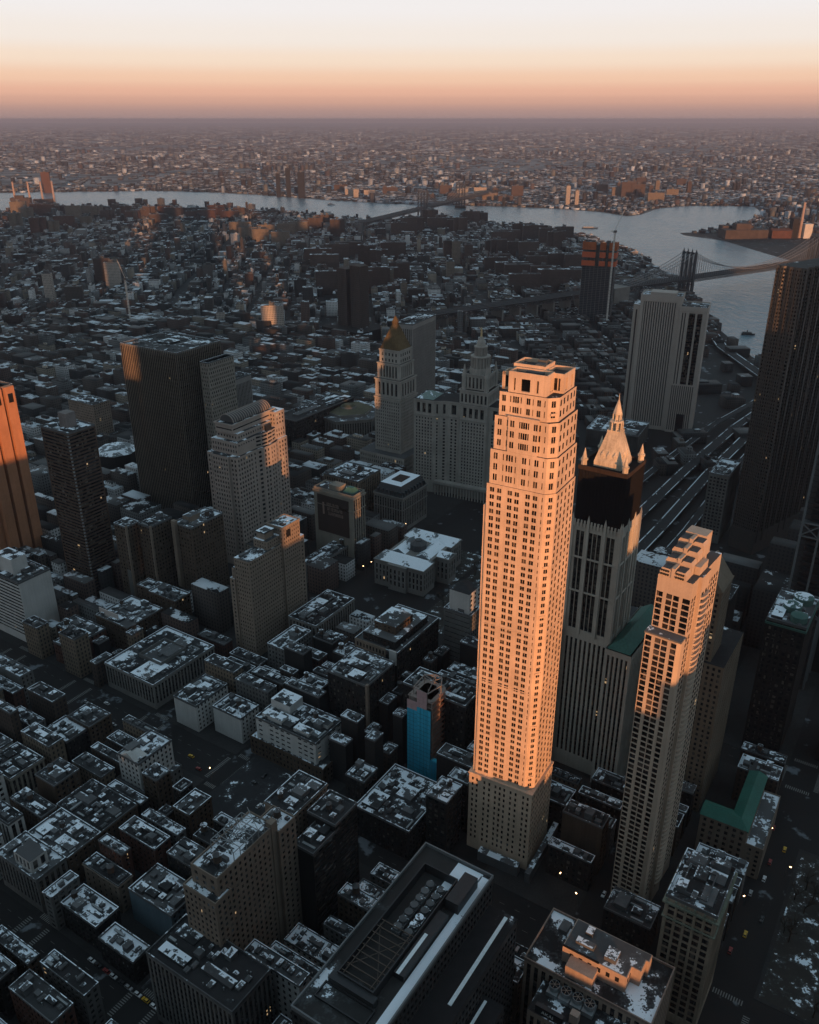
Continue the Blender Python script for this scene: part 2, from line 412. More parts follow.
SC.view_settings.view_transform = 'Standard'; SC.view_settings.look = 'None'
SC.view_settings.exposure = EXPO; SC.view_settings.gamma = 1.0
SC.render.engine = 'CYCLES'
cy = SC.cycles
cy.use_denoising = True; cy.max_bounces = 5; cy.diffuse_bounces = 2; cy.glossy_bounces = 2; cy.volume_bounces = 0; cy.transmission_bounces = 2
cy.caustics_reflective = False; cy.caustics_refractive = False; cy.sample_clamp_indirect = 3.0; cy.use_light_tree = False

hz = M(); hz.box(-45000, -900, -1, 45000, 70000, 392); hz.poly([(-45000, -900, -1), (-45000, 70000, -1), (45000, 70000, -1), (45000, -900, -1)])
m = bpy.data.materials.new('haze'); m.use_nodes = True; t = m.node_tree
t.nodes.remove(t.nodes['Principled BSDF'])
pv = nn(t, 'ShaderNodeVolumePrincipled'); setin(pv, Density=3.6e-5, Anisotropy=.3); pv.inputs['Color'].default_value = (.58, .56, .66, 1)
t.links.new(pv.outputs[0], t.nodes['Material Output'].inputs['Volume'])
hz.build('haze', m, None, 'stuff')

# ------------------------------------------------------------------ the setting
m, t, b = nodes('asphalt_ground')
g = nn(t, 'ShaderNodeNewGeometry'); P = g.outputs['Position']
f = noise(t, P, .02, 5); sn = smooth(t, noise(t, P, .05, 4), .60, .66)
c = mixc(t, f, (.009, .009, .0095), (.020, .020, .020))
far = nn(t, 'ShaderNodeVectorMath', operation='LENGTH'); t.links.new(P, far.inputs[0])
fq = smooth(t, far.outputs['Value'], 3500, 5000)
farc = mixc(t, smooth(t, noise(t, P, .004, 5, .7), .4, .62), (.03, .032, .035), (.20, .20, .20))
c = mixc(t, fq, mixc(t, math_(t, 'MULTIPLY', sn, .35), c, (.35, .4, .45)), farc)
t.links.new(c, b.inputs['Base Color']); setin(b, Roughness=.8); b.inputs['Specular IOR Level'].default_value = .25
GROUND = m
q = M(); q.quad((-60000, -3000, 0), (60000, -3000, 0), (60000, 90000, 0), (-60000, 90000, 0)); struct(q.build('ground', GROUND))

m, t, b = nodes('river_water')
tcn = nn(t, 'ShaderNodeNewGeometry')
mp = nn(t, 'ShaderNodeMapping'); mp.inputs['Scale'].default_value = (1, .45, 1); mp.inputs['Rotation'].default_value = (0, 0, .5); t.links.new(tcn.outputs['Position'], mp.inputs[0])
n1 = noise(t, mp.outputs[0], .06, 5, .62); n2 = noise(t, mp.outputs[0], .006, 4)
bp = nn(t, 'ShaderNodeBump'); setin(bp, Strength=.8, Distance=9.0); t.links.new(math_(t, 'ADD', n1, math_(t, 'MULTIPLY', n2, 1.6)), bp.inputs['Height'])
t.links.new(bp.outputs[0], b.inputs['Normal'])
t.links.new(mixc(t, n2, (.09, .16, .20), (.16, .24, .28)), b.inputs['Base Color'])
setin(b, Roughness=.22); b.inputs['IOR'].default_value = 1.33
WATER = m
RIVER = [(-7000, 6000), (-3600, 4700), (-1840, 4074), (-1280, 4315), (-940, 4150), (-604, 4074), (-330, 3830), (-39, 3662), (200, 3600), (436, 3553), (560, 3350), (658, 3091), (690, 2850), (703, 2589),
         (690, 2250), (653, 1950), (615, 1700), (602, 1522), (600, 1232), (650, 950), (900, 500), (1500, 0), (3200, -300), (3600, 900),
         (2200, 1500), (1300, 1980), (1090, 2343), (1130, 2560), (1101, 2797), (1085, 3000), (1072, 3080), (985, 3220), (990, 3290), (1120, 3330), (1230, 3480), (1420, 3760), (1560, 4000), (1640, 4330), (1332, 4370), (1150, 4220),
         (1010, 3950), (930, 3880), (860, 4060), (699, 4216), (520, 4290), (339, 4367), (110, 4400), (-96, 4474), (-420, 4680), (-757, 4957), (-1100, 5180), (-1506, 5313), (-2312, 5165), (-3600, 5700), (-7000, 7600)]
def sheet(name, pts, z, mat, kind='structure'):
    q = M(); q.v = [(x, y, z) for x, y in pts]
    for tri in tessellate_polygon([[Vector((x, y, 0)) for x, y in pts]]):
        a, bb, c = (Vector(q.v[i]) for i in tri)
        q.f.append(tuple(tri) if (bb-a).cross(c-a).z > 0 else tuple(reversed(tri))); q.m.append(0)
    return q.build(name, mat, None, kind)
sheet('river', RIVER, .25, WATER)
def inpoly(x, y, poly):
    r = False; j = len(poly)-1
    for i in range(len(poly)):
        xi, yi = poly[i]; xj, yj = poly[j]
        if (yi > y) != (yj > y) and x < (xj-xi)*(y-yi)/(yj-yi)+xi: r = not r
        j = i
    return r

# street grid of lower Manhattan: u runs along the cross streets (heading 33), v along the avenues
GRID = 33.0
EU = hv(GRID); EV = (-EU[1], EU[0])
def uv(u, v): return (EU[0]*u+EV[0]*v, EU[1]*u+EV[1]*v)
AVE = [(-60, 30), (155, 18), (299, 28), (494, 26)]                        # (u of the centre line, width)
STR = [(24, 18), (95, 16), (168, 22), (255, 13), (334, 11), (411, 15), (488, 15), (566, 15), (642, 15), (720, 15), (800, 15)]
US = [(-47, 146), (164, 285), (313, 481), (507, 640), (655, 800), (815, 960)]
VS = [(33, 87), (103, 157), (179, 248.5), (261.5, 328.5), (339.5, 403.5), (418.5, 480.5), (495.5, 558.5), (573.5, 634.5), (649.5, 712.5), (727.5, 792.5)]
PAVE = wallmat('pavement_concrete', (.03, .03, .03), .3)
PARKS = [(270, 326, 262, 372), (313, 334, 100, 162), (334, 362, 150, 162), (175, 190.5, 262, 303), (284, 313, 100, 700), (490, 506, 0, 800), (507, 655, 235, 412), (313, 420, -70, 15), (640, 800, 300, 400)]   # u0,u1,v0,v1 left open
pv_ = M(); mk = M()
for u0, u1 in US:
    for v0, v1 in VS:
        if u0 > 500 and v0 < 400: continue
        pv_.prism([uv(u0, v0), uv(u1, v0), uv(u1, v1), uv(u0, v1)], 0, .13)
for u0, u1, v0, v1 in ((320, 481, 33, 87), (164, 285, 33, 87), (500, 640, 33, 87), (320, 430, -75, 13)):
    if v0 != 33 or u0 == 500: pv_.prism([uv(u0, v0), uv(u1, v0), uv(u1, v1), uv(u0, v1)], 0, .13)
struct(pv_.build('pavement', PAVE))
def stripe(u0, v0, u1, v1): mk.poly([(*uv(u, v), .008) for u, v in ((u0, v0), (u1, v0), (u1, v1), (u0, v1))])
for u, wd in AVE:
    for v, sw in STR:
        for k in range(int(wd*.8/1.2)):                      # zebra crossings on both sides of each junction
            x = u-wd*.4+k*1.2
            for sgn in (-1, 1): stripe(x, v+sgn*(sw/2+1.5)-1.5, x+.55, v+sgn*(sw/2+1.5)+1.5)
        for k in range(int(sw*.8/1.2)):
            y = v-sw*.4+k*1.2
            for sgn in (-1, 1): stripe(u+sgn*(wd/2+1.5)-1.5, y, u+sgn*(wd/2+1.5)+1.5, y+.55)
    for v in range(20, 800, 9):
        if all(abs(v+1.5-s[0]) > s[1]/2+5 for s in STR):
            for off in (-wd/6, wd/6): stripe(u+off-.08, v, u+off+.08, v+3)
struct(mk.build('road_markings', plain('road_paint', (.16, .16, .155), .7)))
SNOWG = roofmat('snowy_ground', (.022, .021, .02), (.045, .042, .036), .57, 0, .13)
q = M()
for u0, u1, v0, v1 in ((322, 428, -73, 11), (512, 640, 250, 330), (585, 650, 335, 408)): q.poly([(*uv(u, v), .16) for u, v in ((u0, v0), (u1, v0), (u1, v1), (u0, v1))])
struct(q.build('snowy_park_ground', SNOWG))
pl = roofmat('lot_asphalt', (.02, .021, .023), (.035, .036, .038), .60, 0, .12)
q = M(); q.poly([(*uv(u, v), .14) for u, v in ((255, 262), (318, 262), (318, 328), (255, 328))]); struct(q.build('parking_lot', pl))
# expressway ramps down to the big bridge on the right
def ramp(name, pts, wd, z0, mat, par=.9, thick=1.2):
    q = M()
    for (x0, y0, za), (x1, y1, zb) in zip(pts, pts[1:]):
        d = Vector((x1-x0, y1-y0)); d.normalize(); n = Vector((d.y, -d.x))*wd/2
        A = [(x0+n.x, y0+n.y), (x1+n.x, y1+n.y), (x1-n.x, y1-n.y), (x0-n.x, y0-n.y)]
        zs = [za, zb, zb, za]
        q.poly([(*A[i], zs[i]) for i in range(4)], 0)
        for i, j, o_ in ((0, 1, -1), (2, 3, 1)):
            q.poly([(A[i][0]+n.x*.06*o_, A[i][1]+n.y*.06*o_, zs[i]+.02), (A[j][0]+n.x*.06*o_, A[j][1]+n.y*.06*o_, zs[j]+.02), (A[j][0]+n.x*.22*o_, A[j][1]+n.y*.22*o_, zs[j]+.02), (A[i][0]+n.x*.22*o_, A[i][1]+n.y*.22*o_, zs[i]+.02)][::o_], 2)
            q.poly([(*A[i], zs[i]-thick), (*A[j], zs[j]-thick), (*A[j], zs[j]+par), (*A[i], zs[i]+par)], 1)
            q.poly([(*A[j], zs[j]-thick), (*A[i], zs[i]-thick), (*A[i], zs[i]+par), (*A[j], zs[j]+par)], 1)
    return struct(q.build(name, [mat, wallmat('ramp_concrete', (.12, .125, .13)), roofmat('ramp_snow', (.02, .02, .02), (.04, .04, .04), .47, 0, .03)]))
rm = roofmat('ramp_road', (.018, .018, .02), (.034, .035, .036), .66, 0, .15)
for k, (dx, wdt) in enumerate(((0, 13), (22, 13), (40, 9), (-26, 9))):
    ramp('bridge_ramp', [(150+dx*1.3, 690-dx*.6, 3), (230+dx*1.2, 800-dx*.6, 6), (320+dx, 930-dx*.6, 8), (430+dx*.9, 1080-dx*.5, 10), (560+dx*.5, 1230-dx*.3, 16)], wdt, 0, rm)
ramp('shore_expressway', [(680, 800, 9), (570, 1100, 9), (562, 1300, 9), (560, 1520, 9), (600, 1760, 9), (645, 2050, 9), (675, 2500, 9), (640, 3000, 6)], 20, 0, rm)

# ------------------------------------------------------------------ the tall buildings
def hero(name, label, cat, x, y, g, box, group=None):
    claim(x, y, g, *box)
    return thing(name, label, cat, (x, y, 0), rz(g), group)
rng = random.Random(3)
BL = dict(k='blank')
# --- pale limestone apartment tower, in full sun
T = hero('limestone_tower', 'tallest tower in the photo, pale limestone glowing orange in low sun, with a stepped crown', 'skyscraper', 64.6, 353.5, 30, (-3, -3, 32, 37))
W = M(); win = []
base = rect(-1, -1, 29, 36)
pr_ = lambda L: [(p*L-.55, p*L+.55) for p in (.06, .13, .25, .33, .43, .5, .57, .67, .75, .87, .94)]
body(W, win, base, 0, 54, dict(cols=pr_, fh=3.75, wh=.55, base=7, top=2, dep=.1), 0, 1)
W.box(-1.4, -1.4, 53.4, 29.4, 36.4, 54.2)
def tw(L): return [(c-w_/2, c+w_/2) for c, w_ in ((.075*L, 1.08), (.115*L, 1.08), (.2*L, 1.08), (.24*L, 1.08), (.385*L, 1.08), (.425*L, 1.08), (.505*L, 1.08), (.545*L, 1.08), (.69*L, 1.08), (.73*L, 1.08), (.815*L, 1.08), (.855*L, 1.08), (.955*L, .5))]
def sw_(L): return [(c*L-.95, c*L+.95) for c in (.1, .29, .5, .71, .9)]
def ch(L): return [(L/2-.95, L/2-.08), (L/2+.08, L/2+.95)]
sh = [(4, 0), (28, 0), (28, 33), (0, 33), (0, 4)]
S1 = dict(cols=sw_, dep=.07, fh=3.72, wh=.62, base=1.5, top=1); S2 = dict(cols=tw, dep=.3, fh=3.72, wh=.62, base=1.5, top=1); S3 = dict(cols=ch, fh=3.72, wh=.56, base=1.5, top=1)
body(W, win, sh, 54, 226, [S1, S1, S1, S2, S3], 0, 1)
for z in (82, 116, 150, 187, 225.4): W.box(-.16, 4.1, z, .05, 33, z+.5); W.box(4.1, -.16, z, 28, .05, z+.5)
W.prism([(8, 33), (21, 33), (21, 35.4), (8, 35.4)], 54, 232, 0); W.prism([(1.2, 33), (6.8, 33), (6.8, 34.8), (1.2, 34.8)], 54, 214, 0)
def tw2(L): return [(c*L-w_/2, c*L+w_/2) for c, w_ in ((.075, .9), (.115, .9), (.235, .55), (.30, .9), (.345, .9), (.39, .9), (.455, .55), (.585, .9), (.625, .9), (.70, .45), (.80, .9), (.84, .9), (.94, .5))]
U = dict(fh=5.4, wh=.6, base=.9, top=.5)
def up_(k): return [dict(S1, **U), dict(S1, **U), dict(S1, **U), dict(S2, cols=tw2, **U), dict(S3, **U)]
sh2 = [(4, .6), (28, .6), (28, 32), (.4, 32), (.4, 4.4)]
body(W, win, sh2, 226, 243, up_(0), 0, 1)
sh3 = [(4.8, 1.4), (27.4, 1.4), (27.4, 31), (1.4, 31), (1.4, 5)]
body(W, win, sh3, 243, 259, up_(0), 0, 1)
body(W, win, rect(.5, 9.5, 1.5, 24), 243, 259.4, [BL, BL, BL, dict(U, cols=lambda L: [(1.0, 1.9), (2.1, 3.0), (5.3, 5.9), (6.2, 7.1), (7.25, 8.15), (8.3, 9.2), (9.5, 10.1), (12.2, 13.1), (13.3, 14.1)], dep=.16)], 0, 1)
W.box(.2, 9.2, 259.4, 1.4, 24.3, 260)
sh4 = [(6, 2.6), (26.6, 2.6), (26.6, 29.6), (2.4, 29.6), (2.4, 6.6)]
body(W, win, sh4, 259, 270, up_(0), 0, 1)
slot = lambda *c: (lambda L: [(a*L-b/2, a*L+b/2) for a, b in c])
CR = dict(rows=[(271, 276.6)], dep=.9)
crown = [dict(CR, cols=slot((.25, 2.2), (.75, 2.2))), dict(CR, cols=slot((.3, 2), (.7, 2))), BL, dict(CR, cols=slot((.16, .9), (.45, 4.4), (.76, 1.1))), BL]
for pl_, zt in (([(8, 8), (12, 8), (12, 26), (3.4, 26), (3.4, 8)], 279.4), ([(12, 3.4), (25.6, 3.4), (25.6, 13), (12, 13)], 278.8), ([(13, 13), (25, 13), (25, 28), (13, 28)], 280.6), ([(6.5, 26), (13, 26), (13, 30), (6.5, 30)], 278)):
    stl = crown if len(pl_) == 5 else [crown[0], crown[1], BL, crown[3]]
    body(W, win, pl_, 270, zt, stl, 0)
    W.poly([(x, y, zt-1.8) for x, y in pl_], 1)
    for i, a, d, L in edges(pl_):
        n_ = (d[1], -d[0]); bq = (a[0]+d[0]*L, a[1]+d[1]*L)
        W.quad((bq[0]-n_[0]*.5, bq[1]-n_[1]*.5, zt-1.8), (a[0]-n_[0]*.5, a[1]-n_[1]*.5, zt-1.8), (a[0]-n_[0]*.5, a[1]-n_[1]*.5, zt), (bq[0]-n_[0]*.5, bq[1]-n_[1]*.5, zt))
        W.quad((a[0], a[1], zt), (bq[0], bq[1], zt), (bq[0]-n_[0]*.5, bq[1]-n_[1]*.5, zt), (a[0]-n_[0]*.5, a[1]-n_[1]*.5, zt))
W.build('wall', [LIME, ROOF], T)
put_windows(T, win, GLASS2)
for z in (62, 95, 128, 161, 188, 207, 221, 236, 250, 262):
    off = 0 if z < 226 else (1 if z < 243 else 2.2)
    q = M(); q.prism([(1.2+off, 2.2+off), (2.2+off, 1.2+off), (3.6+off, 2.6+off), (2.6+off, 3.6+off)], z, z+.25, 0, None, None, True)
    q.prism([(.6+off, 2.9+off), (2.9+off, .6+off), (3.1+off, .8+off), (.8+off, 3.1+off)], z, z+1.1); q.build('balcony', LIME, T)
q = M(); q.box(14, 14, 278.6, 18, 18, 281); q.box(19, 15, 278.8, 22.5, 19, 281.8); q.box(8.2, 12, 277.6, 10.4, 20, 278.9); q.build('air_handler', UNIT, T)
q = M(); q.box(-9, -6, 0, 34, -3, 7); q.box(-8, 2, 0, -3.5, 26, 6.5); q.build('entrance_canopy', ROOFS, T)

# --- balcony apartment tower
BT = wallmat('pink_concrete', (.42, .335, .265), .12, .85)
T = hero('balcony_tower', 'apartment tower with stacked balconies and stepped orange gables on top, right of the limestone tower', 'skyscraper', 119.5, 320.5, 37, (-2, -2, 44, 20))
T.scale = (1.06, .97, 1)
W = M(); win = []
fr = dict(cols=lambda L: [(.3, 3.3), (4.9, 7.7), (8.15, 10.95), (12.5, L-.25)], fh=3.05, wh=.82, base=9, top=1.2, dep=.45)
rt = dict(cols=lambda L: cells(L, 2.9, .7, .8), fh=3.05, wh=.76, base=9, top=8, dep=.12)
fr2 = dict(fr, top=8, base=.5)
body(W, win, [(1.6, 0), (5.5, 0), (5.5, 17), (0, 17), (0, 1.6)], 0, 170, [BL, BL, BL, fr, BL], 0, 1)
body(W, win, [(5.5, .3), (13, .3), (13, -1.2), (23, -1.2), (23, .3), (40, .3), (40, 16.6), (5.5, 16.6)], 0, 170, [dict(rt, top=1), BL, dict(rt, top=1), BL, dict(rt, top=1), dict(rt, top=1), dict(rt, top=1), BL], 0)
body(W, win, [(5.5, .3), (13, .3), (13, -1.2), (23, -1.2), (23, .3), (40, .3), (40, 16.6), (5.5, 16.6)], 170, 197, [dict(rt, base=1), BL, dict(rt, base=1), BL, dict(rt, base=1), dict(rt, base=1), dict(rt, base=1), fr2], 0, 1)
W.box(-.3, -.3, 169.6, 5.4, 17.3, 170.3, 2)
for x, zt in ((5.2, 201), (11, 203.5), (17, 206), (23, 208)):
    for y0, y1 in ((3.6, 9), (10.6, 16)):
        W.prism(rect(x, y0, x+5.4, y1), 197, zt-1.5); W.prism([(x, y0), (x+5.4, y0), (x+5.4, y1), (x, y1)], zt-1.5, zt, 0, 1, [(x, y0+.9), (x+5.4, y0+.9), (x+5.4, y1-.9), (x, y1-.9)])
    W.box(x-.3, 9, 197, x+5.4, 10.6, zt+.8)
W.box(28.6, 5, 198, 36, 15, 209)
W.box(14, .9, 197, 23.6, 3.4, 201)
for y0 in (4.4, 11.4):
    for k in range(4):
        for z in (197.6, 199.4): q = M(); q.cyl(5.0, y0+.6+k*1.05, z, z+.8, .45, .45, 8); q.build('cooling_fan', DMETAL, T)
W.build('wall', [BT, ROOF, PARA], T); put_windows(T, win, GLASS2)
for k in range(61):
    z = 12+k*3.05
    if z > 188: break
    q = M(); q.prism([(18-4.6*math.cos(math.pi*i/6), -1.2-1.6*math.sin(math.pi*i/6)) for i in range(7)], z, z+1.1, 0, None, None, True)
    q.build('balcony', BT, T)

# --- brown-grey office slab with the sloping roof behind it
BRN = wallmat('buff_brick', (.15, .12, .09), .2)
T = hero('sloped_roof_tower', 'buff office tower with a gabled tan roof, tucked behind the balcony tower', 'skyscraper', 168, 402, 33, (-2, -9, 44, 24))
W = M(); win = []
gs = dict(bay=2.9, ww=.45, fh=3.5, wh=.55)
body(W, win, rect(-2, -8, 42, 24), 0, 104, gs, 0, 1); body(W, win, rect(0, 0, 22, 20), 104, 149, gs, 0, 1); W.ring(-.6, -.6, 22.6, 20.6, 147.6, 149, .6)
W.prism(rect(0, 0, 22, 20), 149, 162, 0, 2, [(0, 9.6), (22, 9.6), (22, 10.4), (0, 10.4)])
W.poly([(-.05, 20, 149), (-.05, 0, 149), (-.05, 9.6, 162), (-.05, 10.4, 162)], 0)
W.build('wall', [BRN, ROOFD, BRN], T); put_windows(T, win, GLASS, 60)

# --- terracotta gothic tower, its shaft wrapped in black netting, green spire
TC = wallmat('cream_terracotta', (.44, .41, .36), .18, .8)
NET = plain('black_netting', (.012, .012, .014), .9, 0, .1)
GOLD = wallmat('pale_weathered_copper', (.46, .40, .32), .4, .7)
T = hero('gothic_tower', 'cream gothic skyscraper wrapped in black netting under a pale pointed spire', 'skyscraper', 117, 427, 34, (-12, -34, 50, 40))
W = M(); win = []
pi = dict(k='pier', cols=lambda L: [(x, x+2.3) for x in (2.6, 5.2, 10.2, 12.8, 15.4, 20.8, 23.4)] if L > 26 else cells(L, 3, .7, 1.5), fh=3.9, wh=.62, base=2, top=4, dep=.9, sp=2)
body(W, win, rect(0, 0, 29, 29), 100, 172, pi, 0, 1)
for z in (128, 150): W.ring(-.5, -.5, 29.5, 29.5, z, z+1.1, .5)
for x in (0, 9.2, 19.2, 28.6):
    W.box(x-.6, -1.0, 100, x+.8, 0, 174); W.box(-1.0, x-.6, 100, 0, x+.8, 174)
    W.pyr(rect(x-.6, -1.0, x+.8, 0), 174, (x+.1, -.5, 178)); W.pyr(rect(-1.0, x-.6, 0, x+.8), 174, (-.5, x+.1, 178))
for k in range(14):
    W.prism(rect(1+k*2, -.7, 2+k*2, 0), 170, 174); W.prism(rect(-.7, 1+k*2, 0, 2+k*2), 170, 174)
# main block: two wings and the back
wg = dict(k='pier', bay=2.6, ww=.5, edge=1.2, fh=3.8, wh=.6, base=10, top=3, dep=.8, sp=2)
body(W, win, rect(-6, 29, 52, 44), 0, 104, wg, 0); body(W, win, rect(-6, -16, 52, 0), 0, 100, wg, 0); body(W, win, rect(30, 0, 52, 29), 0, 98, wg, 0, 1)
body(W, win, rect(0, 0, 29, 29), 0, 100, dict(wg, bay=2.9), 0)
body(W, win, rect(-5.4, 31, -2, 41), 104, 110, dict(k='grid', bay=2.4, ww=.5, fh=5, wh=.6, edge=.6), 0, 1)
for y in (31, 41):
    W.box(-5.8, y-.5, 104, -4.6, y+.7, 112)
W.build('wall', [TC, ROOFD, SPANDREL], T); put_windows(T, win, GLASS)
q = M(); q.prism(rect(-2, 30, 51, 43), 104, 110, 0, None, [(2, 36.4), (48, 36.4), (48, 36.6), (2, 36.6)]); q.prism(rect(-5, -15, 51, -1), 100, 106, 0, None, [(2, -8.1), (48, -8.1), (48, -7.9), (2, -7.9)])
q.build('gable_roof', COPPER, T)
q = M(); q.box(.6, .6, 172, 28.4, 28.4, 205)
for k in range(15): q.box(.3, .4+k*1.9, 172, .6, 1.2+k*1.9, 205.6); q.box(.4+k*1.9, .3, 172, 1.2+k*1.9, .6, 205.6)
q.build('netting', NET, T)
q = M(); q.ring(.2, .2, 28.8, 28.8, 204, 206.5, .5); q.build('scaffold_rail', wallmat('rust_steel', (.035, .024, .02)), T)
q = M(); c = 14.5
q.prism(rect(6.6, 6.6, 22.4, 22.4), 204.5, 208, 0)
q.prism(rect(6.6, 6.6, 22.4, 22.4), 208, 225, 0, None, rect(11.2, 11.2, 17.8, 17.8))
for a in range(4):
    for s in (-1, 0, 1):                                         # dormers on the slope
        d = (math.cos(a*math.pi/2), math.sin(a*math.pi/2)); o = (c+d[0]*6.6-d[1]*3.6*s, c+d[1]*6.6+d[0]*3.6*s)
        q.prism(rect(o[0]-.8, o[1]-.8, o[0]+.8, o[1]+.8), 208, 212.5); q.pyr(rect(o[0]-.9, o[1]-.9, o[0]+.9, o[1]+.9), 212.5, (o[0], o[1], 214.5))
q.prism(rect(10.9, 10.9, 18.1, 18.1), 224.5, 225.6)
for k in range(8):
    a = k*math.pi/4+math.pi/8; q.cyl(c+3.4*math.cos(a), c+3.4*math.sin(a), 225, 230, .5, .5, 6)
q.cyl(c, c, 225, 230, 1.9, 1.9, 8); q.cyl(c, c, 230, 231, 4, 3.6, 8)
for k in range(6):
    a = k*math.pi/3; q.cyl(c+2.2*math.cos(a), c+2.2*math.sin(a), 231, 234.5, .4, .4, 6)
q.cyl(c, c, 231, 234.5, 1.2, 1.2, 8); q.cyl(c, c, 234.5, 242, 2.7, .5, 8); q.cyl(c, c, 242, 246, .35, .05, 6)
q.build('spire', GOLD, T)
for x, y in ((2.6, 2.6), (26.4, 2.6), (2.6, 26.4), (26.4, 26.4)):
    q = M(); q.cyl(x, y, 205, 209, 1.8, 1.6, 8); q.cyl(x, y, 209, 210, 2.1, 2.1, 8); q.cyl(x, y, 210, 216, 1.5, .1, 8); q.build('corner_turret', GOLD, T)

# --- municipal tower with its tiered cupola
GR = wallmat('grey_granite', (.29, .275, .25), .2)
T = hero('tiered_civic_tower', 'grey granite civic building whose tiered tower is topped by a statue', 'government building', 127, 835, 26, (0, 0, 40, 138))
W = M(); win = []
gm = dict(bay=3.3, ww=.46, edge=1.6, fh=3.6, wh=.6, base=14, top=19, dep=.6)
gt = dict(k='pier', bay=5.5, ww=.6, edge=2, fh=12, wh=.97, base=1.5, top=2.2, dep=1.6, sp=2)
fp = [(0, 0), (34, 0), (34, 136), (0, 136), (0, 112), (3, 106), (6, 98), (6, 85), (3, 83), (3, 53), (6, 51), (6, 38), (3, 30), (0, 24)]
body(W, win, fp, 0, 89, dict(gm, top=1.5), 0); W.prism([(x-(.8 if x < 20 else -.8), y) for x, y in fp], 89, 90.2)
body(W, win, fp, 90.2, 105, gt, 0, 1); W.prism([(x-(.9 if x < 20 else -.9), y) for x, y in fp], 105, 106.6, 0, 1)
for k in range(24): y = 30+k*3.4; W.cyl(-3.0, y, 0, 13, .9, .8, 10)
W.box(-4.2, 28, 13, 3, 110, 16)
ct = (19, 68); pt = dict(k='pier', bay=4.4, ww=.5, fh=8, wh=.8, base=1, top=2, dep=.8, sp=2)
body(W, win, rect(3, 52, 35, 84), 106.6, 121, pt, 0, 1); W.ring(2, 51, 36, 85, 121, 122.4, 1)
body(W, win, rect(6, 55, 32, 81), 122.4, 138, dict(pt, bay=3.8), 0, 1); W.ring(5.2, 54.2, 32.8, 81.8, 138, 139.2, .8)
def drum(z0, z1, r, n, cr):
    W.cyl(*ct, z0, z1, r-1.1, r-1.1, 16)
    for k in range(n): a = 2*math.pi*k/n; W.cyl(ct[0]+r*math.cos(a), ct[1]+r*math.sin(a), z0, z1-.8, cr, cr, 6)
    W.cyl(*ct, z1-.8, z1+.4, r+.9, r+.9, 16)
for x, y in ((6.5, 55.5), (31.5, 55.5), (6.5, 80.5), (31.5, 80.5)):
    W.cyl(x, y, 122, 136, 2.6, 2.6, 10); W.cyl(x, y, 136, 139, 3.1, 2.6, 10); W.cyl(x, y, 139, 149, 2.2, .2, 10)
W.cyl(*ct, 138, 144, 11.5, 11, 16); drum(144, 156, 9.6, 18, .7); drum(156.4, 166, 6.2, 12, .6)
W.cyl(*ct, 166.4, 171, 5, 4.2, 14); W.cyl(*ct, 171, 176, 4.2, 1.6, 14)
W.build('wall', [GR, ROOFD, SPANDREL], T); put_windows(T, win, GLASS)
q = M(); q.cyl(*ct, 176, 178.5, 1.2, .9, 8); q.cyl(*ct, 178.5, 183.5, 1.1, .8, 8); q.cyl(*ct, 183.5, 185.4, .6, .5, 8); q.bar((ct[0], ct[1], 182.4), (ct[0]-.4, ct[1]+2.4, 185.5), .5); q.build('statue', plain('gilded', (.5, .38, .2), .5, .3), T)
q = M(); q.prism(rect(2, 114, 30, 134), 106.6, 112, 0, None, [(14, 123), (18, 123), (18, 125), (14, 125)]); q.build('hip_roof', roofmat('pale_copper', (.14, .2, .19), (.2, .27, .25), .5), T)

# --- court tower with a gold pyramid
T = hero('gold_pyramid_tower', 'grey court tower with columned setbacks under a dull gold pyramid roof', 'courthouse', -10, 925, 32, (-12, -12, 46, 46))
W = M(); win = []
T.scale = (1.13, 1.13, 1)
cs = dict(bay=2.5, ww=.45, edge=1.2, fh=3.9, wh=.6, base=3, top=2, dep=.6)
body(W, win, rect(-10, -10, 44, 44), 0, 30, dict(cs, base=6, fh=6), 0, 1)
body(W, win, rect(0, 0, 31, 31), 30, 93, cs, 0, 1); W.ring(-.7, -.7, 31.7, 31.7, 93, 94.5, .7)
body(W, win, rect(.6, .6, 30.4, 30.4), 94.5, 114, dict(k='pier', bay=4.2, ww=.5, edge=2.4, fh=8.5, wh=.85, base=2, top=2, dep=1, sp=2), 0, 1); W.ring(-.2, -.2, 31.2, 31.2, 114, 115.4, .8)
body(W, win, rect(2.4, 2.4, 28.6, 28.6), 115.4, 132, dict(k='pier', bay=3.4, ww=.55, edge=2.6, fh=13, wh=.9, base=1, top=1, dep=1.2, sp=2), 0, 1); W.ring(1.8, 1.8, 29.2, 29.2, 132, 133.2, .7)
body(W, win, rect(4, 4, 27, 27), 133.2, 147, dict(bay=3.4, ww=.4, edge=1.6, fh=6, wh=.5), 0, 1); W.ring(3.4, 3.4, 27.6, 27.6, 147, 148.2, .7)
W.build('wall', [GR, ROOFD, SPANDREL], T); put_windows(T, win, GLASS)
q = M(); q.prism(rect(4.4, 4.4, 26.6, 26.6), 148.2, 174, 0, None, rect(13, 13, 18, 18))
for k in range(1, 9):
    f = k/9; i = 4.4+8.6*f; z = 148.2+25.8*f; q.ring(i-.18, i-.18, 31-i+.18, 31-i+.18, z-.18, z+.18, .3)
q.box(13.2, 13.2, 174, 17.8, 17.8, 177); q.pyr(rect(13, 13, 18, 18), 177, (15.5, 15.5, 184))
q.build('pyramid_roof', wallmat('dull_gold_leaf', (.11, .078, .04), .4, .75, 1.2, True, .1), T)

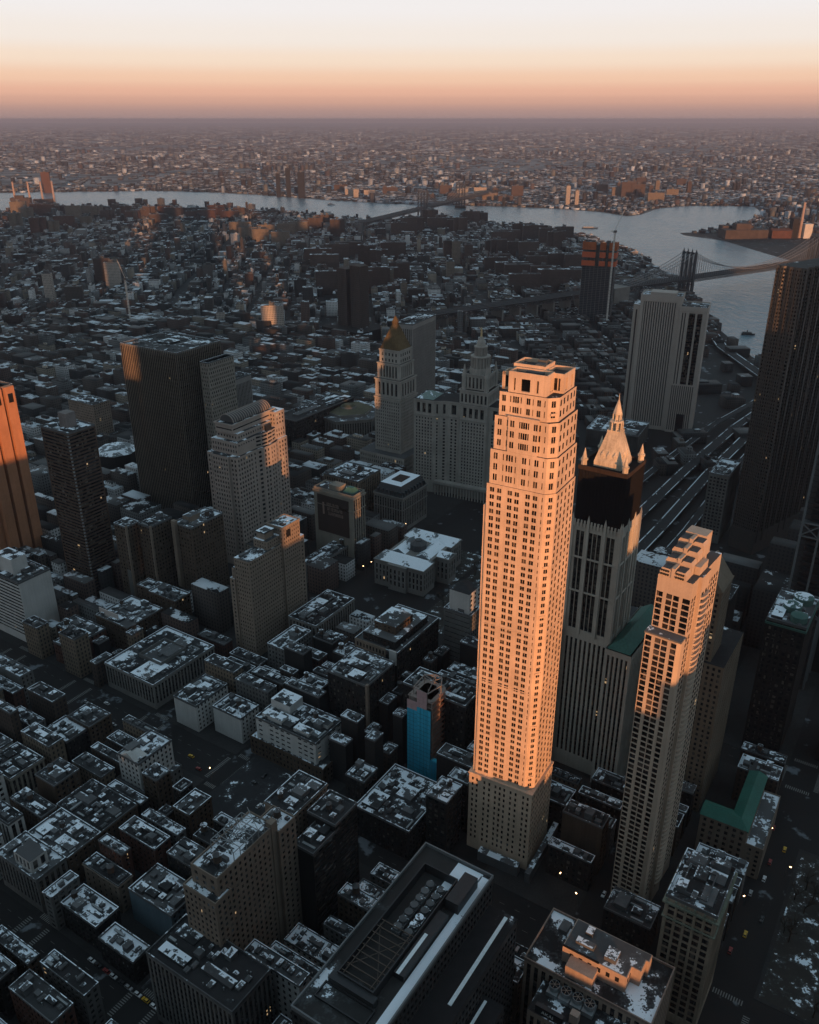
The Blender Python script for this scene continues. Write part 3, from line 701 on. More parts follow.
# --- tall slab behind it
def tower(name, label, cat, x, y, g, a, b, h, st, mat, roof=ROOF, wcap=100, seed=1, nclut=8, par=1.2, tank=.2, glass=GLASS, z0=0, claimit=True, penthouse=None, group=None, proud=None, big=True):
    if claimit: claim(x, y, g, 0, 0, a, b)
    T = thing(name, label, cat, (x, y, 0), rz(g), group)
    W = M(); win = []
    body(W, win, rect(0, 0, a, b), z0, h, st, 0)
    if proud:                                                    # cornice and string courses
        for z, o_, th in proud: W.ring(-o_, -o_, a+o_, b+o_, z, z+th, o_)
    r_ = random.Random(seed)
    if penthouse:
        for x0, y0, x1, y1, zt in penthouse: body(W, win, rect(x0, y0, x1, y1), h-par, zt, dict(bay=3.4, ww=.4, fh=3.6, wh=.45, dep=.25), 0); W.poly([(px, py, zt) for px, py in rect(x0, y0, x1, y1)], 1)
    W.build('wall', [mat, roof, SPANDREL], T)
    put_windows(T, win, glass, wcap)
    flat_roof(T, 0, 0, a, b, h, roof, par)
    if not penthouse or nclut: clutter(T, 1, 1, a-1, b-1, h-par, r_, nclut, tank, big and not penthouse)
    return T
SL = wallmat('pale_granite', (.22, .21, .20), .12)
pst = lambda **k: dict(dict(k='pier', bay=2.6, ww=.5, edge=1, fh=3.9, wh=.55, base=5, top=6, dep=.5, sp=2), **k)
tower('court_slab', 'pale grey court slab standing directly behind the gold pyramid tower', 'courthouse', 4, 1105, 27, 70, 26, 140, pst(), SL, ROOF, 60, 4)
DK = wallmat('dark_bronze', (.017, .0155, .014), .2, .6, 1, True, .4)
LT = wallmat('light_fin', (.25, .21, .17), .15)
# --- federal slabs at the left
T = hero('dark_federal_slab', 'big dark office slab with thin vertical ribs, biggest tower left of centre', 'office tower', -224, 813, 32, (0, 0, 62, 79))
W = M(); win = []
fs = dict(k='pier', bay=2.45, ww=.66, edge=1.2, fh=4.0, wh=.5, base=6, top=5, dep=.55, sp=1)
body(W, win, rect(0, 0, 61, 78), 0, 176, fs, 0)
for k in range(24): W.box(.9+k*2.55, -.5, 0, 1.2+k*2.55, 0, 176.2, 2)
for k in range(31): W.box(-.5, .9+k*2.55, 0, 0, 1.2+k*2.55, 176.2, 2)
W.build('wall', [DK, plain('bronze_panel', (.014, .013, .012), .4), LT], T); put_windows(T, win, GLASS2, 80, 1.2)
flat_roof(T, 0, 0, 61, 78, 176, ROOF, 1.6); clutter(T, 4, 4, 57, 74, 174.4, random.Random(5), 26, 0)
CH = wallmat('checker_panel', (.21, .195, .17), .15)
T = hero('checkered_slab', 'narrow office slab of pale staggered panels joined to the right of the dark federal slab', 'office tower', -196, 818, 32, (0, 0, 38, 11))
W = M(); win = []
for k in range(40):
    z = 4+k*4
    o = 1.0 if k % 2 else 2.4
    body(W, win, rect(0, 0, 37, 10), z, z+4, dict(cols=lambda L, o=o: [(x, x+1.3) for x in np.arange(o, L-1.6, 2.8)], rows=[(z+.7, z+3.1)], dep=.4), 0)
W.poly([(x, y, 164) for x, y in rect(0, 0, 37, 10)], 1); W.build('wall', [CH, ROOF], T); put_windows(T, win, GLASS, 100, 1.2)
flat_roof(T, 0, 0, 37, 10, 165, ROOF, 1.0)
tower('ribbed_court_block', 'pale ribbed office block showing between the checkered slab and the stepped office tower', 'office block', -197, 912, 32, 36, 18, 120, pst(bay=2.2), SL, ROOF, 40, 6)

# --- stepped postmodern office tower with a barrel roof
PM = wallmat('rose_granite', (.31, .265, .235), .1)
T = hero('barrel_roof_tower', 'stepped grey-pink office tower with a ribbed barrel roof, partly sunlit, beside the dark federal slab', 'office tower', -152, 708, 31, (0, 0, 66, 36))
W = M(); win = []
T.scale = (1.1, 1.06, 1.085)
g1 = dict(bay=2.75, ww=.5, fh=3.9, wh=.56, base=7, top=1.5, dep=.45)
gb = dict(k='band', fh=3.9, wh=.5, base=.5, top=.5, edge=.4, dep=.5)
fpb = [(0, 0), (20, 0), (24, 0), (30, -2.4), (38, -3.4), (46, -2.4), (52, 0), (64, 0), (64, 33), (0, 33), (0, 26), (-2, 26), (-2, 8), (0, 8)]
body(W, win, fpb, 0, 100, g1, 0, 1)
body(W, win, [(4, 2), (26, 2), (31, 0), (38, -.9), (45, 0), (51, 1.4), (64, 1.4), (64, 31), (4, 31)], 100, 111, [g1, gb, gb, gb, gb, dict(g1, base=1), dict(g1, base=1), dict(g1, base=1), dict(g1, base=1)], 0, 1)
body(W, win, rect(8, 5, 50, 28), 111, 117, dict(g1, base=1, fh=5), 0, 1)
body(W, win, rect(52, 1.4, 64, 14), 111, 124, dict(g1, base=1), 0, 1)
body(W, win, rect(6, 8, 58, 27), 117, 124, dict(k='band', fh=6, wh=.25, base=1, top=1, dep=.4), 0); W.ring(5.2, 7.2, 58.8, 27.8, 124, 125.2, .8)
W.poly([(x, y, 124.6) for x, y in rect(6, 8, 58, 27)], 1)
W.box(38, .2, 108, 45, 2, 116, 2)
W.build('wall', [PM, ROOF, DMETAL], T); put_windows(T, win, GLASS)
q = M(); n = 14
arc = [(17.5-7.5*math.cos(math.pi*k/n), 125.2+6.2*math.sin(math.pi*k/n)) for k in range(n+1)]
for x0, x1 in ((10, 56),):
    for (ya, za), (yb, zb) in zip(arc, arc[1:]): q.quad((x0, ya, za), (x1, ya, za), (x1, yb, zb), (x0, yb, zb), 0)
    q.poly([(x0, y, z) for y, z in reversed(arc)], 0); q.poly([(x1, y, z) for y, z in arc], 0)
for k in range(18):
    x = 10.2+k*2.68
    for (ya, za), (yb, zb) in zip(arc, arc[1:]): q.bar((x, ya, za+.05), (x, yb, zb+.05), .5, 1)
q.build('barrel_roof', [plain('roof_lead', (.05, .05, .052), .6), PM], T)

# --- windowless exchange tower at the left edge
GP = wallmat('brown_granite', (.38, .18, .10), .15, .7, .3)
T = hero('windowless_tower', 'windowless brown granite tower with ribbed shafts, orange in the sun at the left edge', 'telephone exchange', -366, 694, 32, (0, 0, 42, 52))
W = M()
W.prism(rect(2, 2, 40, 50), 0, 167)
for y in (1, 13, 25, 37): W.box(-3.5, y, 0, 2, y+9, 170)
for x in (4, 16, 28): W.box(x, -3.5, 0, x+9, 2, 170)
W.build('wall', GP, T)
for y in (3.2, 15.2, 27.2, 39.2): q = M(); q.box(-3.62, y, 156, -3.45, y+4.6, 164); q.build('vent_opening', NET, T)
for x in (6.2, 18.2, 30.2): q = M(); q.box(x, -3.62, 156, x+4.6, -3.45, 164); q.build('vent_opening', NET, T)
flat_roof(T, 2, 2, 40, 50, 170, ROOF, 3.0); clutter(T, 5, 5, 38, 48, 167, random.Random(8), 14, 0)
# --- brick banded apartment tower
T = tower('banded_apartment_tower', 'slim brown apartment tower with fine horizontal bands, right of the windowless tower', 'apartment tower', -273, 650, 33, 26.5, 34.5, 152, dict(k='band', fh=3.0, wh=.52, base=5, top=2, edge=1.1, dep=.35), wallmat('dark_red_brick', (.075, .05, .038), .2), ROOFS, 100, 9, 9)
q = M(); q.box(8, 10, 151, 17, 20, 164); q.ring(7.7, 9.7, 17.3, 20.3, 160, 161.2, .3); q.build('bulkhead', wallmat('grey_brick', (.16, .145, .14)), T)
q = M()
for k in range(1, 48): q.box(-.25, -.25, 5+k*3.05, .9, .9, 6.2+k*3.05)
q.build('corner_balcony', wallmat('grey_rail', (.20, .22, .23)), T)

# --- ribbed telephone building near the river
TP = wallmat('ribbed_limestone', (.34, .30, .27), .08, .85)
T = hero('ribbed_telephone_slab', 'tall pale slab with close vertical ribs and a dark-glazed end, before the bridge', 'telephone exchange', 341, 1091, 22, (-2, -34, 42, 62))
W = M(); win = []
rb = dict(k='pier', bay=2.9, ww=.45, edge=2.4, fh=120, wh=.98, base=3, top=5, dep=1.1, sp=1)
body(W, win, rect(4, 0, 40, 50), 0, 175, rb, 0, 2); body(W, win, rect(8, 50, 38, 59), 0, 163, rb, 0, 2)
W.box(3, 46, 0, 5, 50.2, 176); W.box(3, -.4, 0, 5, 4.5, 176); W.ring(3.4, -.6, 40.6, 50.6, 169, 177, .6); W.box(12, 8, 174, 34, 40, 179)
ri = dict(k='pier', cols=lambda L: [(3, 4.4), (6.2, 7.6), (11.5, 19), (21.5, 27.5)], rows=[(66, 158)], dep=1.4, sp=1)
rj = dict(k='pier', cols=lambda L: [(1.5+i*2.6, 2.8+i*2.6) for i in range(int((L-3)/2.6))], rows=[(3, 64)], dep=.9, sp=1)
for z0, z1, st_ in ((0, 65, rj), (65, 164, ri)): body(W, win, rect(0, -33, 40, 0), z0, z1, [rj if z0 == 0 else BL, BL, BL, st_], 0, 2)
W.ring(-.5, -33.5, 40.5, .5, 160, 166, .5)
W.build('wall', [TP, plain('dark_recess', (.045, .04, .04), .6), ROOF], T)
q = M()
for y0, y1 in ((-18.9, -11.6), (-27.4, -21.6)):
    for k in range(22): q.box(-.9+1.4-1.1, y0, 67+k*4.1, -.9+1.4-.95, y1, 70.4+k*4.1)
q.build('dark_glazing', GLASS2, T)
q = M(); q.prism([(-.12, -22), (-.12, -12), (-.02, -12), (-.02, -22)][::-1], 0, 26); q.build('loading_arch', NET, T)
tower('phone_annex', 'low dark block with a white snowy roof at the foot of the ribbed slab', 'annex', 284, 1010, 27, 60, 66, 22, BL, wallmat('dark_concrete', (.06, .058, .056)), ROOFS, 10, 12, 8)
# --- rippling steel apartment tower, right edge
ST = plain('rippled_steel', (.11, .105, .10), .36, .7)
T = hero('rippled_steel_tower', 'very tall rippling steel apartment tower at the right edge, sun catching its folds', 'skyscraper', 328, 734, 52, (-1, -1, 122, 30))
W = M(); G_ = M(); rip = random.Random(12)
L1, L2 = 112.0, 24.0
def outline(z, off=0.0):
    pts = []
    zt = z/265.0
    for i in range(57):
        s = i/56; o = 1.5*math.sin(s*70+1.6*math.sin(zt*3.2+s*4))*(.6+.4*zt)+.4*math.sin(zt*7+s*17); pts.append((s*L1, -o-off))
    for i in range(1, 13):
        s = i/12; pts.append((L1+off, s*L2))
    for i in range(1, 25): s = i/24; pts.append((L1*(1-s), L2+off))
    for i in range(1, 12):
        s = i/12; o = .9*math.sin(s*15+2.6*math.sin(zt*4+s*3+1))*(.35+.65*zt)+.4*math.sin(zt*8+s*9); pts.append((-o-off, L2*(1-s)))
    return pts
NF = 76
for k in range(NF):
    z = 12+k*3.33
    W.prism(outline(z), z, z+1.6, 0, None, outline(z+1.6), True); G_.prism(outline(z+1.6, -.3), z+1.6, z+3.33, 0, None, outline(z+3.33, -.3))
for i in range(len(outline(12))):
    for k in range(NF): W.bar((*outline(12+k*3.33)[i], 12+k*3.33), (*outline(15.33+k*3.33)[i], 15.33+k*3.33), 1.0)
W.prism(rect(-1, -1, 114, 25), 0, 22); W.prism(outline(266), 265, 267, 0, 1)
W.build('wall', [ST, ROOF], T); G_.build('glazing', GLASS2, T)
tower('ribbed_campus_slab', 'dark slab with pale vertical ribs beside the ramps, left of the rippling steel tower', 'office block', 303, 756, 33, 46, 18.5, 72, dict(k='pier', bay=2.9, ww=.62, edge=.8, fh=3.6, wh=.5, base=8, top=3, dep=.7), wallmat('campus_concrete', (.11, .11, .105)), ROOF, 60, 14, 6)
# --- tower under construction at the right edge: concrete frame with cross bracing
T = hero('concrete_frame_tower', 'slim dark tower under construction with open floors and X bracing, cut by the right edge', 'skyscraper', 288, 519, 33, (0, 0, 26, 24))
W = M(); FRM = wallmat('grey_frame', (.13, .14, .145), .15)
for x in (0, 12.5, 25):
    for y in (0, 11.5, 23): W.box(x-.7, y-.7, 0, x+.7, y+.7, 215)
for k in range(53): W.box(.2, .2, k*4, 24.8, 22.8, k*4+.4, 1)
for zz in (120, 60, 180):
    for y0, y1 in ((0, 11.5), (11.5, 23)):
        W.bar((-.4, y0, zz), (-.4, y1, zz+9), .8); W.bar((-.4, y1, zz), (-.4, y0, zz+9), .8)
    for x0, x1 in ((0, 12.5), (12.5, 25)):
        W.bar((x0, -.4, zz), (x1, -.4, zz+9), .8); W.bar((x1, -.4, zz), (x0, -.4, zz+9), .8)
    W.box(-.9, -.9, zz-.8, 25.9, 23.9, zz-.1); W.box(-.9, -.9, zz+9.1, 25.9, 23.9, zz+9.8)
W.build('frame', [FRM, DMETAL], T)
q = M(); q.prism(rect(4, 4, 21, 19), 0, 214); q.build('core', plain('dark_core', (.03, .032, .035), .7), T)
q = M(); q.box(-1.2, 6, 176, -.7, 10, 181); q.build('tarpaulin', plain('white_sheet', (.7, .74, .78), .8), T)

# ------------------------------------------------------------------ mid-sized blocks of the foreground
WALLS = dict(
    umber=wallmat('umber_brick', (.085, .064, .048), .22), white=wallmat('white_brick', (.44, .44, .43), .14), cream=wallmat('cream_brick', (.22, .20, .17), .18), tan=wallmat('tan_brick', (.185, .15, .12), .2),
    brown=wallmat('brown_brick', (.072, .052, .038), .28), red=wallmat('red_brick', (.082, .04, .03), .3), grey=wallmat('grey_stone', (.12, .12, .117), .2),
    dark=wallmat('sooty_brick', (.019, .018, .0175), .3), stone=wallmat('civic_stone', (.17, .165, .155), .2), blue=wallmat('blue_grey_stucco', (.085, .125, .15), .18), lime=wallmat('old_limestone', (.21, .195, .165), .18))
gS = dict(bay=2.9, ww=.42, fh=3.5, wh=.54, dep=.16, base=.6)
pS = dict(k='pier', bay=3.0, ww=.55, fh=3.7, wh=.6, base=3.5, top=2, dep=.3, sp=2)
bS = dict(k='band', fh=3.3, wh=.45, base=3, top=1, dep=.2)
# key: wall, style, roof, label, category, extras
MID = {
 'WS': ('white', [BL, BL, BL, dict(bS, fh=3.1, wh=.5, edge=.2, base=6)], ROOF, 'white slab with blank side wall and striped balcony front, tallest at the left edge', 'apartment block'),
 'B1a': ('red', gS, ROOFS, 'low brick block with a big snowy roof just right of the white striped slab', 'low block'),
 'B1b': ('red', gS, ROOFS, 'small red brick corner house with broken snow on its roof, by the white slab', 'low block'),
 'C': ('brown', [gS, BL, BL, gS], ROOF, 'brown loft block with a pale wall section on its roof, beside the snowy brick block', 'loft block'),
 'D': ('brown', gS, ROOFS, 'brown corner block with a snow-streaked roof in front of the dark tower pair', 'loft block'),
 'T1': ('umber', gS, ROOF, 'brown narrow tower with one tan corner and a grey panel, below the dark federal slab', 'office block'),
 'T2': ('umber', gS, ROOF, 'brown middle tower with a thin tan edge, in the row below the dark federal slab', 'office block'),
 'T4': ('umber', gS, ROOFS, 'brown corner office block with a tan end wall, below the barrel-roofed tower', 'office block'),
 'T5': ('brown', gS, ROOFS, 'low brown house with a greenish shed roof in front of the narrow dark tower', 'low block'),
 'F3': ('stone', pS, ROOFS, 'whole-block loft building with pale columned front and a cluttered snowy roof round a light well', 'loft block'),
 'F130': ('grey', dict(pS, bay=2.6), ROOFD, 'big grey flat-roofed block at the bottom with snow along its parapet', 'office block'),
 'F140': ('dark', gS, ROOFS, 'low dark house with bright snow squares on its roof, by the lower left crossroads', 'low block'),
 'F141': ('dark', gS, ROOFS, 'low dark house with a snowy roof left of the big grey flat-roofed block', 'low block'),
 'F142': ('tan', [gS, BL, BL, dict(gS, bay=4, ww=.25)], ROOF, 'tan-walled house end with tiny windows above the snow squares at lower left', 'row house'),
 'F142b': ('brown', gS, ROOF, 'small brown house with a snow-covered bulkhead at the far end of the row', 'row house'),
 'F143': ('blue', [gS, BL, BL, BL], ROOFS, 'low building with a long blank blue-grey wall beside the tan stepped tower', 'low block'),
 'K1': ('grey', pS, ROOF, 'grey corner loft with a pillared penthouse at the crossroads, lower left', 'loft block'),
 'K2': ('brown', gS, ROOFS, 'brown loft with a white snow-covered terrace next to the grey corner loft', 'loft block'),
 'K3': ('brown', gS, ROOF, 'brown loft with a cluttered dark roof below the white gabled block', 'loft block'),
 'F6': ('white', gS, ROOFS, 'white walk-up block with small dark windows and a gabled end, left of the parking lot', 'apartment block'),
 'F7a': ('dark', gS, ROOFS, 'low dark house with a bluish snowy roof left of the narrow windowed brick loft', 'low block'),
 'F7b': ('brown', gS, ROOFS, 'small brown brick loft with many windows at the street corner, left', 'loft block'),
 'F8': ('grey', [gS, BL, BL, BL], ROOFS, 'long grey house with blank end wall below the white striped slab', 'low block'),
 'F9': ('cream', pS, ROOF, 'cream loft with tall windows at the left edge above the lit street corner', 'loft block'),
 'F10': ('white', pS, ROOFS, 'white fluted loft front cut by the left edge', 'loft block'),
 'F12': ('white', dict(k='grid', cols=lambda L: [(a, b) for i, (a, b) in enumerate(cells(L, 4.6, .62, 1.2)) if i % 5 != 1], fh=3.6, wh=.42, base=1, dep=.4), ROOFS, 'white office block with dark strip windows and snowy terraces, centre left', 'office block'),
 'F13': ('tan', [gS, BL, BL, BL], ROOFS, 'tan brick block with snow along one roof edge, below the white office block', 'apartment block'),
 'F14a': ('dark', [bS, bS, bS, BL], ROOFD, 'dark stepped block with ribbon windows, front step, left of the long rooftop plant building', 'office block'),
 'F14b': ('dark', [bS, bS, BL, BL], ROOFD, 'dark stepped block behind the ribbon-windowed front step, with pipes on its roof', 'office block'),
 'F15': ('dark', gS, ROOF, 'dark square tower with one tan corner pier, left of the blue sheeting', 'office block'),
 'F16': ('dark', gS, ROOFD, 'dark mansion-like block with setback attic storeys and a tan arcaded parapet, centre', 'office block'),
 'F17': ('grey', [gS, BL, BL, dict(bS, fh=4, wh=.16)], ROOF, 'grey panelled tower with a blank white top block, touching the limestone tower on the left', 'office block'),
 'F18b': ('dark', gS, ROOF, 'dark office block with snowy corner roof between the blue sheeting and the limestone tower', 'office block'),
 'F19': ('dark', gS, ROOFS, 'wide dark block with a snow-patched flat roof in front of the blue sheeting', 'loft block'),
 'wr': ('stone', pS, ROOFS, 'long low office block with an all-white snowy roof right of the sunlit stepped tower', 'office block'),
 'F20': ('stone', pS, ROOFD, 'grey block with pale parapet lines round a dark roof, below the sunlit stepped tower', 'office block'),
 'F21': ('grey', gS, ROOFS, 'small greenish grey block with a white roof hut beside the dark-roofed grey block', 'office block'),
 'F22': ('white', gS, ROOFS, 'tiny white walk-up beside the white office block', 'row house'),
 'F23': ('white', gS, ROOF, 'tiny white house with an open dark roof at the foot of the tan stepped tower', 'row house'),
 'F4': ('white', [gS, BL, BL, BL], ROOFS, 'house with a blank white side wall facing the parking lot, left one of two', 'row house'),
 'F5': ('white', [gS, BL, BL, BL], ROOFS, 'house with a blank white side wall facing the parking lot, right one of two', 'row house'),
 'H26': ('dark', dict(bay=3.4, ww=.55, fh=3.9, wh=.6, base=4), ROOF, 'dark block with rounded green roof pavilions, lower right edge', 'office block'),
 'tan2': ('tan', gS, ROOFS, 'tan brick hospital-like block behind the banded apartment tower', 'office block'),
}
TAB = [
('WS',-300.6,577.9,28.3,44.1,56),('B1a',-245.1,552.7,18.2,35.8,22),('B1b',-258.4,546.8,14.9,15.9,18),('C',-216.6,562.8,35.5,36.6,25),('D',-187.2,594.9,16.0,30.4,30),
('T1',-233.3,637.8,13.5,14.9,75),('T2',-213.3,637.8,23.6,14.3,75),('T4',-179.7,638.0,36.7,21.2,74),('T5',-206.6,612.8,12.5,24.3,28),('F3',-178.9,495.3,59.2,50.8,21),
('F130',-73.2,236.9,23.9,51.7,45),('F140',-154.6,300.3,14.1,27.0,18),('F141',-131.3,282.5,10.4,25.1,16),('F142',-150.4,323.4,8.9,28.0,20),('F142b',-124.7,371.1,17.4,12.9,22),
('F143',-117.8,303.4,19.4,31.1,22),('K1',-192.1,323.6,18.0,34.3,24),('K2',-182.4,340.0,22.0,34.0,22),('K3',-171.3,360.4,25.4,39.2,20),('F6',-162.0,404.2,26.4,18.4,30),
('F7a',-220.1,439.9,17.4,23.2,17),('F7b',-209.2,452.3,17.2,21.8,19),('F8',-272.8,499.2,10.4,42.2,25),('F9',-238.3,400.3,23.0,26.3,22),('F10',-221.7,360.2,9.3,19.0,26),
('F12',-58.0,422.7,27.6,49.1,30),('F13',-58.8,331.1,27.8,19.1,60),('F14a',-46.5,308.3,20.7,12.6,58),('F14b',-36.9,322.9,18.4,17.7,62),('F15',-27.1,452.9,31.8,31.8,51),
('F16',-8.6,491.2,54.9,35.4,50),('F17',43.5,523.1,22.0,22.3,60),('F18b',33.8,427.1,19.8,45.1,55),('F19',-0.4,358.8,41.5,36.8,22),('wr',-83.7,672.7,59.0,16.9,20),
('F20',-71.2,557.7,49.3,27.0,30),('F21',-90.6,525.3,30.8,16.6,30),('F22',-95.3,504.8,10.1,18.5,18),('F23',-117.0,510.2,10.4,24.3,20),('F4',-143.4,470.4,30.1,21.1,22),('F5',-111.2,458.4,17.5,25.4,21),
('H26',240.2,443.9,43.7,23.0,100),('tan2',-395.0,1030.0,26,48,56)]
BY = {}
for key, x, y, a, b, h in TAB:
    wl, st, rf, lab, cat = MID[key]
    nc = 30 if key in ('F3', 'F19', 'K3') else max(6, min(22, int(a*b/38)))
    par = 1.2
    BY[key] = tower('_', lab, cat, x, y, GRID, a, b, h, st, WALLS[wl], rf, 100, sum(map(ord, key)), nc, par, .45 if h < 70 else .2, GLASS, 0, True, None, None,
                    [(h-1.6, .5, .9)] if h < 62 and wl in ('brown', 'stone', 'cream', 'lime', 'tan') else None)
    BY[key].name = cat.replace(' ', '_').replace('-', '_')
def add(key, name, mat, f):
    q = M(); f(q); return q.build(name, mat, BY[key])
def roofbox(key, name, x0, y0, x1, y1, z0, z1, wall='white', st=None, roof=ROOFS):
    W = M(); win = []
    body(W, win, rect(x0, y0, x1, y1), z0, z1, st or dict(bay=3, ww=.45, fh=3.4, wh=.5, dep=.3), 0, 1)
    o = W.build(name, [WALLS[wall], roof], BY[key])
    put_windows(BY[key], win, GLASS, 40)
    return o
roofbox('WS', 'penthouse', 6, 14, 19, 36, 54.8, 69, 'white', BL)
roofbox('F12', 'penthouse', 14, 32, 27, 48, 28.8, 35.5, 'white', BL); roofbox('F12', 'terrace_block', 3, 30, 9, 46, 28.8, 32, 'white', BL); roofbox('F12', 'terrace_block', 3, 8, 9, 20, 28.8, 31.6, 'white', BL); roofbox('F12', 'terrace_block', 16, 3, 22, 16, 28.8, 31.4, 'white', BL)
W = M(); win = []; pw = rect(-2, -6.5, 31, 54); body(W, win, pw, 0, 13, gS, 0, 1); W.ring(-2.2, -6.7, 31.2, 54.2, 12, 14, .5); W.build('podium', [WALLS['brown'], ROOFS], BY['F12']); put_windows(BY['F12'], win, GLASS, 40)
q = M(); q.prism(rect(0, 2, 9, 16), 30, 31.5, 0, None, [(0, 8.8), (9, 8.8), (9, 9.2), (0, 9.2)]); q.prism(rect(0, 3, 3, 15), 30, 34, 0, None, [(0, 8.8), (3, 8.8), (3, 9.2), (0, 9.2)]); q.build('gable_wall', WALLS['white'], BY['F6'])
W = M(); win = []; body(W, win, rect(-2, -4, 28, 21), 0, 10, gS, 0, 1); W.ring(-2.2, -4.2, 28.2, 21.2, 9.4, 11, .4); W.build('podium', [WALLS['grey'], ROOFS], BY['F6']); put_windows(BY['F6'], win, GLASS, 30)
roofbox('K1', 'penthouse', 2, 6, 12, 20, 22.8, 31, 'white', dict(k='pier', bay=3.2, ww=.6, fh=6, wh=.9, base=1, top=1, dep=.6), ROOF)
roofbox('F16', 'attic_storey', 4, 4, 46, 31, 48.8, 55, 'dark'); roofbox('F16', 'attic_storey', 12, 9, 34, 27, 55, 61, 'brown')
W = M(); win = []; body(W, win, [(-.4, 36), (-.4, 4), (.0, 4), (.0, 36)][::-1], 43, 50.4, BL, 0)
W = M(); win = []; facade(W, win, (-.35, 35), (0, -1), 26, 43.5, 50.5, dict(bay=2.6, ww=.5, fh=7, wh=.55, edge=.8, dep=.3)); W.quad((-.35, 35, 50.5), (-.35, 9, 50.5), (.2, 9, 50.5), (.2, 35, 50.5)); W.build('arcaded_parapet', WALLS['tan'], BY['F16']); put_windows(BY['F16'], win, GLASS, 20)
add('F16', 'white_pier', WALLS['white'], lambda q: q.box(-.6, .2, 40, .2, 6, 51))
add('F15', 'corner_pier', WALLS['tan'], lambda q: q.box(-.5, -.5, 0, 1.6, 1.2, 51.4))
add('F18b', 'parapet_frame', METAL, lambda q: q.ring(4, 20, 14, 40, 54, 57, .4))
roofbox('F17', 'penthouse', 2, 3, 20, 19, 58.8, 75, 'white', [dict(gS, bay=5), BL, BL, BL], ROOFD)
add('F17', 'white_panel', WALLS['grey'], lambda q: [q.box(-.25, .3, 6+k*4, -.02, 22, 8.9+k*4) for k in range(13)])
for key in ('T1', 'T2'): add(key, 'corner_pier', WALLS['tan'], lambda q: q.box(-.4, -.4, 0, 1.4, 1.0, 75.3))
add('T4', 'end_wall', WALLS['tan'], lambda q: q.box(-3.4, 16, 0, .0, 20, 77)); roofbox('T4', 'penthouse', 8, 10, 20, 18, 72.8, 78, 'tan', BL)
add('T1', 'white_panel', WALLS['grey'], lambda q: q.box(-.6, 1.4, 8, -.1, 5.6, 34))
for k, (x, y, r) in enumerate(((8, 6, 5), (20, 12, 5.5), (34, 8, 6))):
    q = M(); q.cyl(x, y, 98.8, 103, r, r, 18); q.cyl(x, y, 103, 105, r*.98, r*.2, 18); q.build('roof_pavilion', roofmat('green_snowy_copper', (.05, .11, .10), (.08, .15, .13), .5, .3, .12), BY['H26'])
add('H26', 'cornice', COPPER, lambda q: q.ring(-.6, -.6, 44.3, 23.6, 96, 97.4, .6))
add('C', 'pale_wall', plain('pale_render', (.42, .38, .36), .85), lambda q: q.box(4, 15, 23.4, 4.8, 37, 29.5))
add('F3', 'light_well', ROOFD, lambda q: q.box(20, 14, 19.85, 44, 36, 19.95))
W = M(); W.ring(19.5, 13.5, 44.5, 36.5, 19.8, 23, .6); W.build('light_well_wall', WALLS['grey'], BY['F3'])
# --- tan stepped office tower catching a patch of sun
T = hero('stepped_tan_tower', 'tan brick stepped office tower with its right-hand top block glowing orange', 'office tower', -118, 558.5, 33, (-2, -2, 64, 22))
W = M(); win = []
tg = dict(bay=2.3, ww=.42, fh=3.45, wh=.5, dep=.25, base=4)
body(W, win, [(0, 0), (37, 0), (37, 15), (0, 15)], 0, 84, tg, 0, 1)
body(W, win, rect(-1, 15, 37, 20), 0, 66, tg, 0, 1); body(W, win, rect(-.5, 15, 36, 17.6), 66, 75, dict(tg, base=.5), 0, 1); body(W, win, rect(3, 20, 36, 24), 0, 52, tg, 0, 1)
body(W, win, rect(22, 1.5, 37.4, 15), 84, 91, dict(tg, base=.5), 0, 1); body(W, win, rect(37, -1.5, 57, 14), 0, 97, tg, 0, 1)
body(W, win, rect(57, -1, 62, 12), 0, 82, tg, 0, 1); W.ring(36.6, -1.9, 57.4, 14.4, 96.4, 98, .5); W.box(24, 5, 91, 34, 13, 96)
W.box(41, -1.62, 88, 46, -1.5, 94, 2)
W.build('wall', [wallmat('golden_tan_brick', (.215, .175, .14), .14), ROOFS, NET], T); put_windows(T, win, GLASS)
clutter(T, 1, 1, 21, 14, 84, random.Random(2), 6, 0, False); clutter(T, 38, 0, 56, 13, 97, random.Random(4), 5, 0, False)
q = M(); q.box(23.5, 4.5, 96, 34.5, 13.5, 97); q.build('roof_cap', ROOFS, T)
# --- tan stepped tower at lower left
T = hero('stepped_brick_tower', 'tan brick tower with stepped front, steel frame on its roof, lower left', 'apartment tower', -84, 268, 33, (-2, -2, 62, 22))
W = M(); win = []
body(W, win, rect(0, 0, 10, 20), 0, 70, dict(gS, bay=2.6, ww=.48), 0, 1); body(W, win, rect(4, 2, 42, 18), 0, 80, [gS, BL, BL, dict(gS, bay=4)], 0, 1)
body(W, win, rect(42, 0, 54, 14), 0, 76, [gS, BL, BL, BL], 0, 1); W.box(39, 1.5, 0, 43, 5, 83); W.ring(42, 0, 54, 14, 76, 77, .5); W.ring(0, 0, 10, 20, 70, 71, .5); W.ring(4, 2, 42, 18, 80, 81, .5)
W.build('wall', [WALLS['tan'], ROOFS], T); put_windows(T, win, GLASS)
q = M()
for x in range(16, 37, 4):
    q.bar((x, 3, 80), (x, 3, 85), .3); q.bar((x, 17, 80), (x, 17, 85), .3); q.bar((x, 3, 85), (x, 17, 85), .3)
for y in (3, 10, 17): q.bar((16, y, 85), (36, y, 85), .3)
for x in range(16, 33, 8): q.bar((x, 3, 85), (x+8, 17, 85), .25); q.bar((x+8, 3, 85), (x, 17, 85), .25)
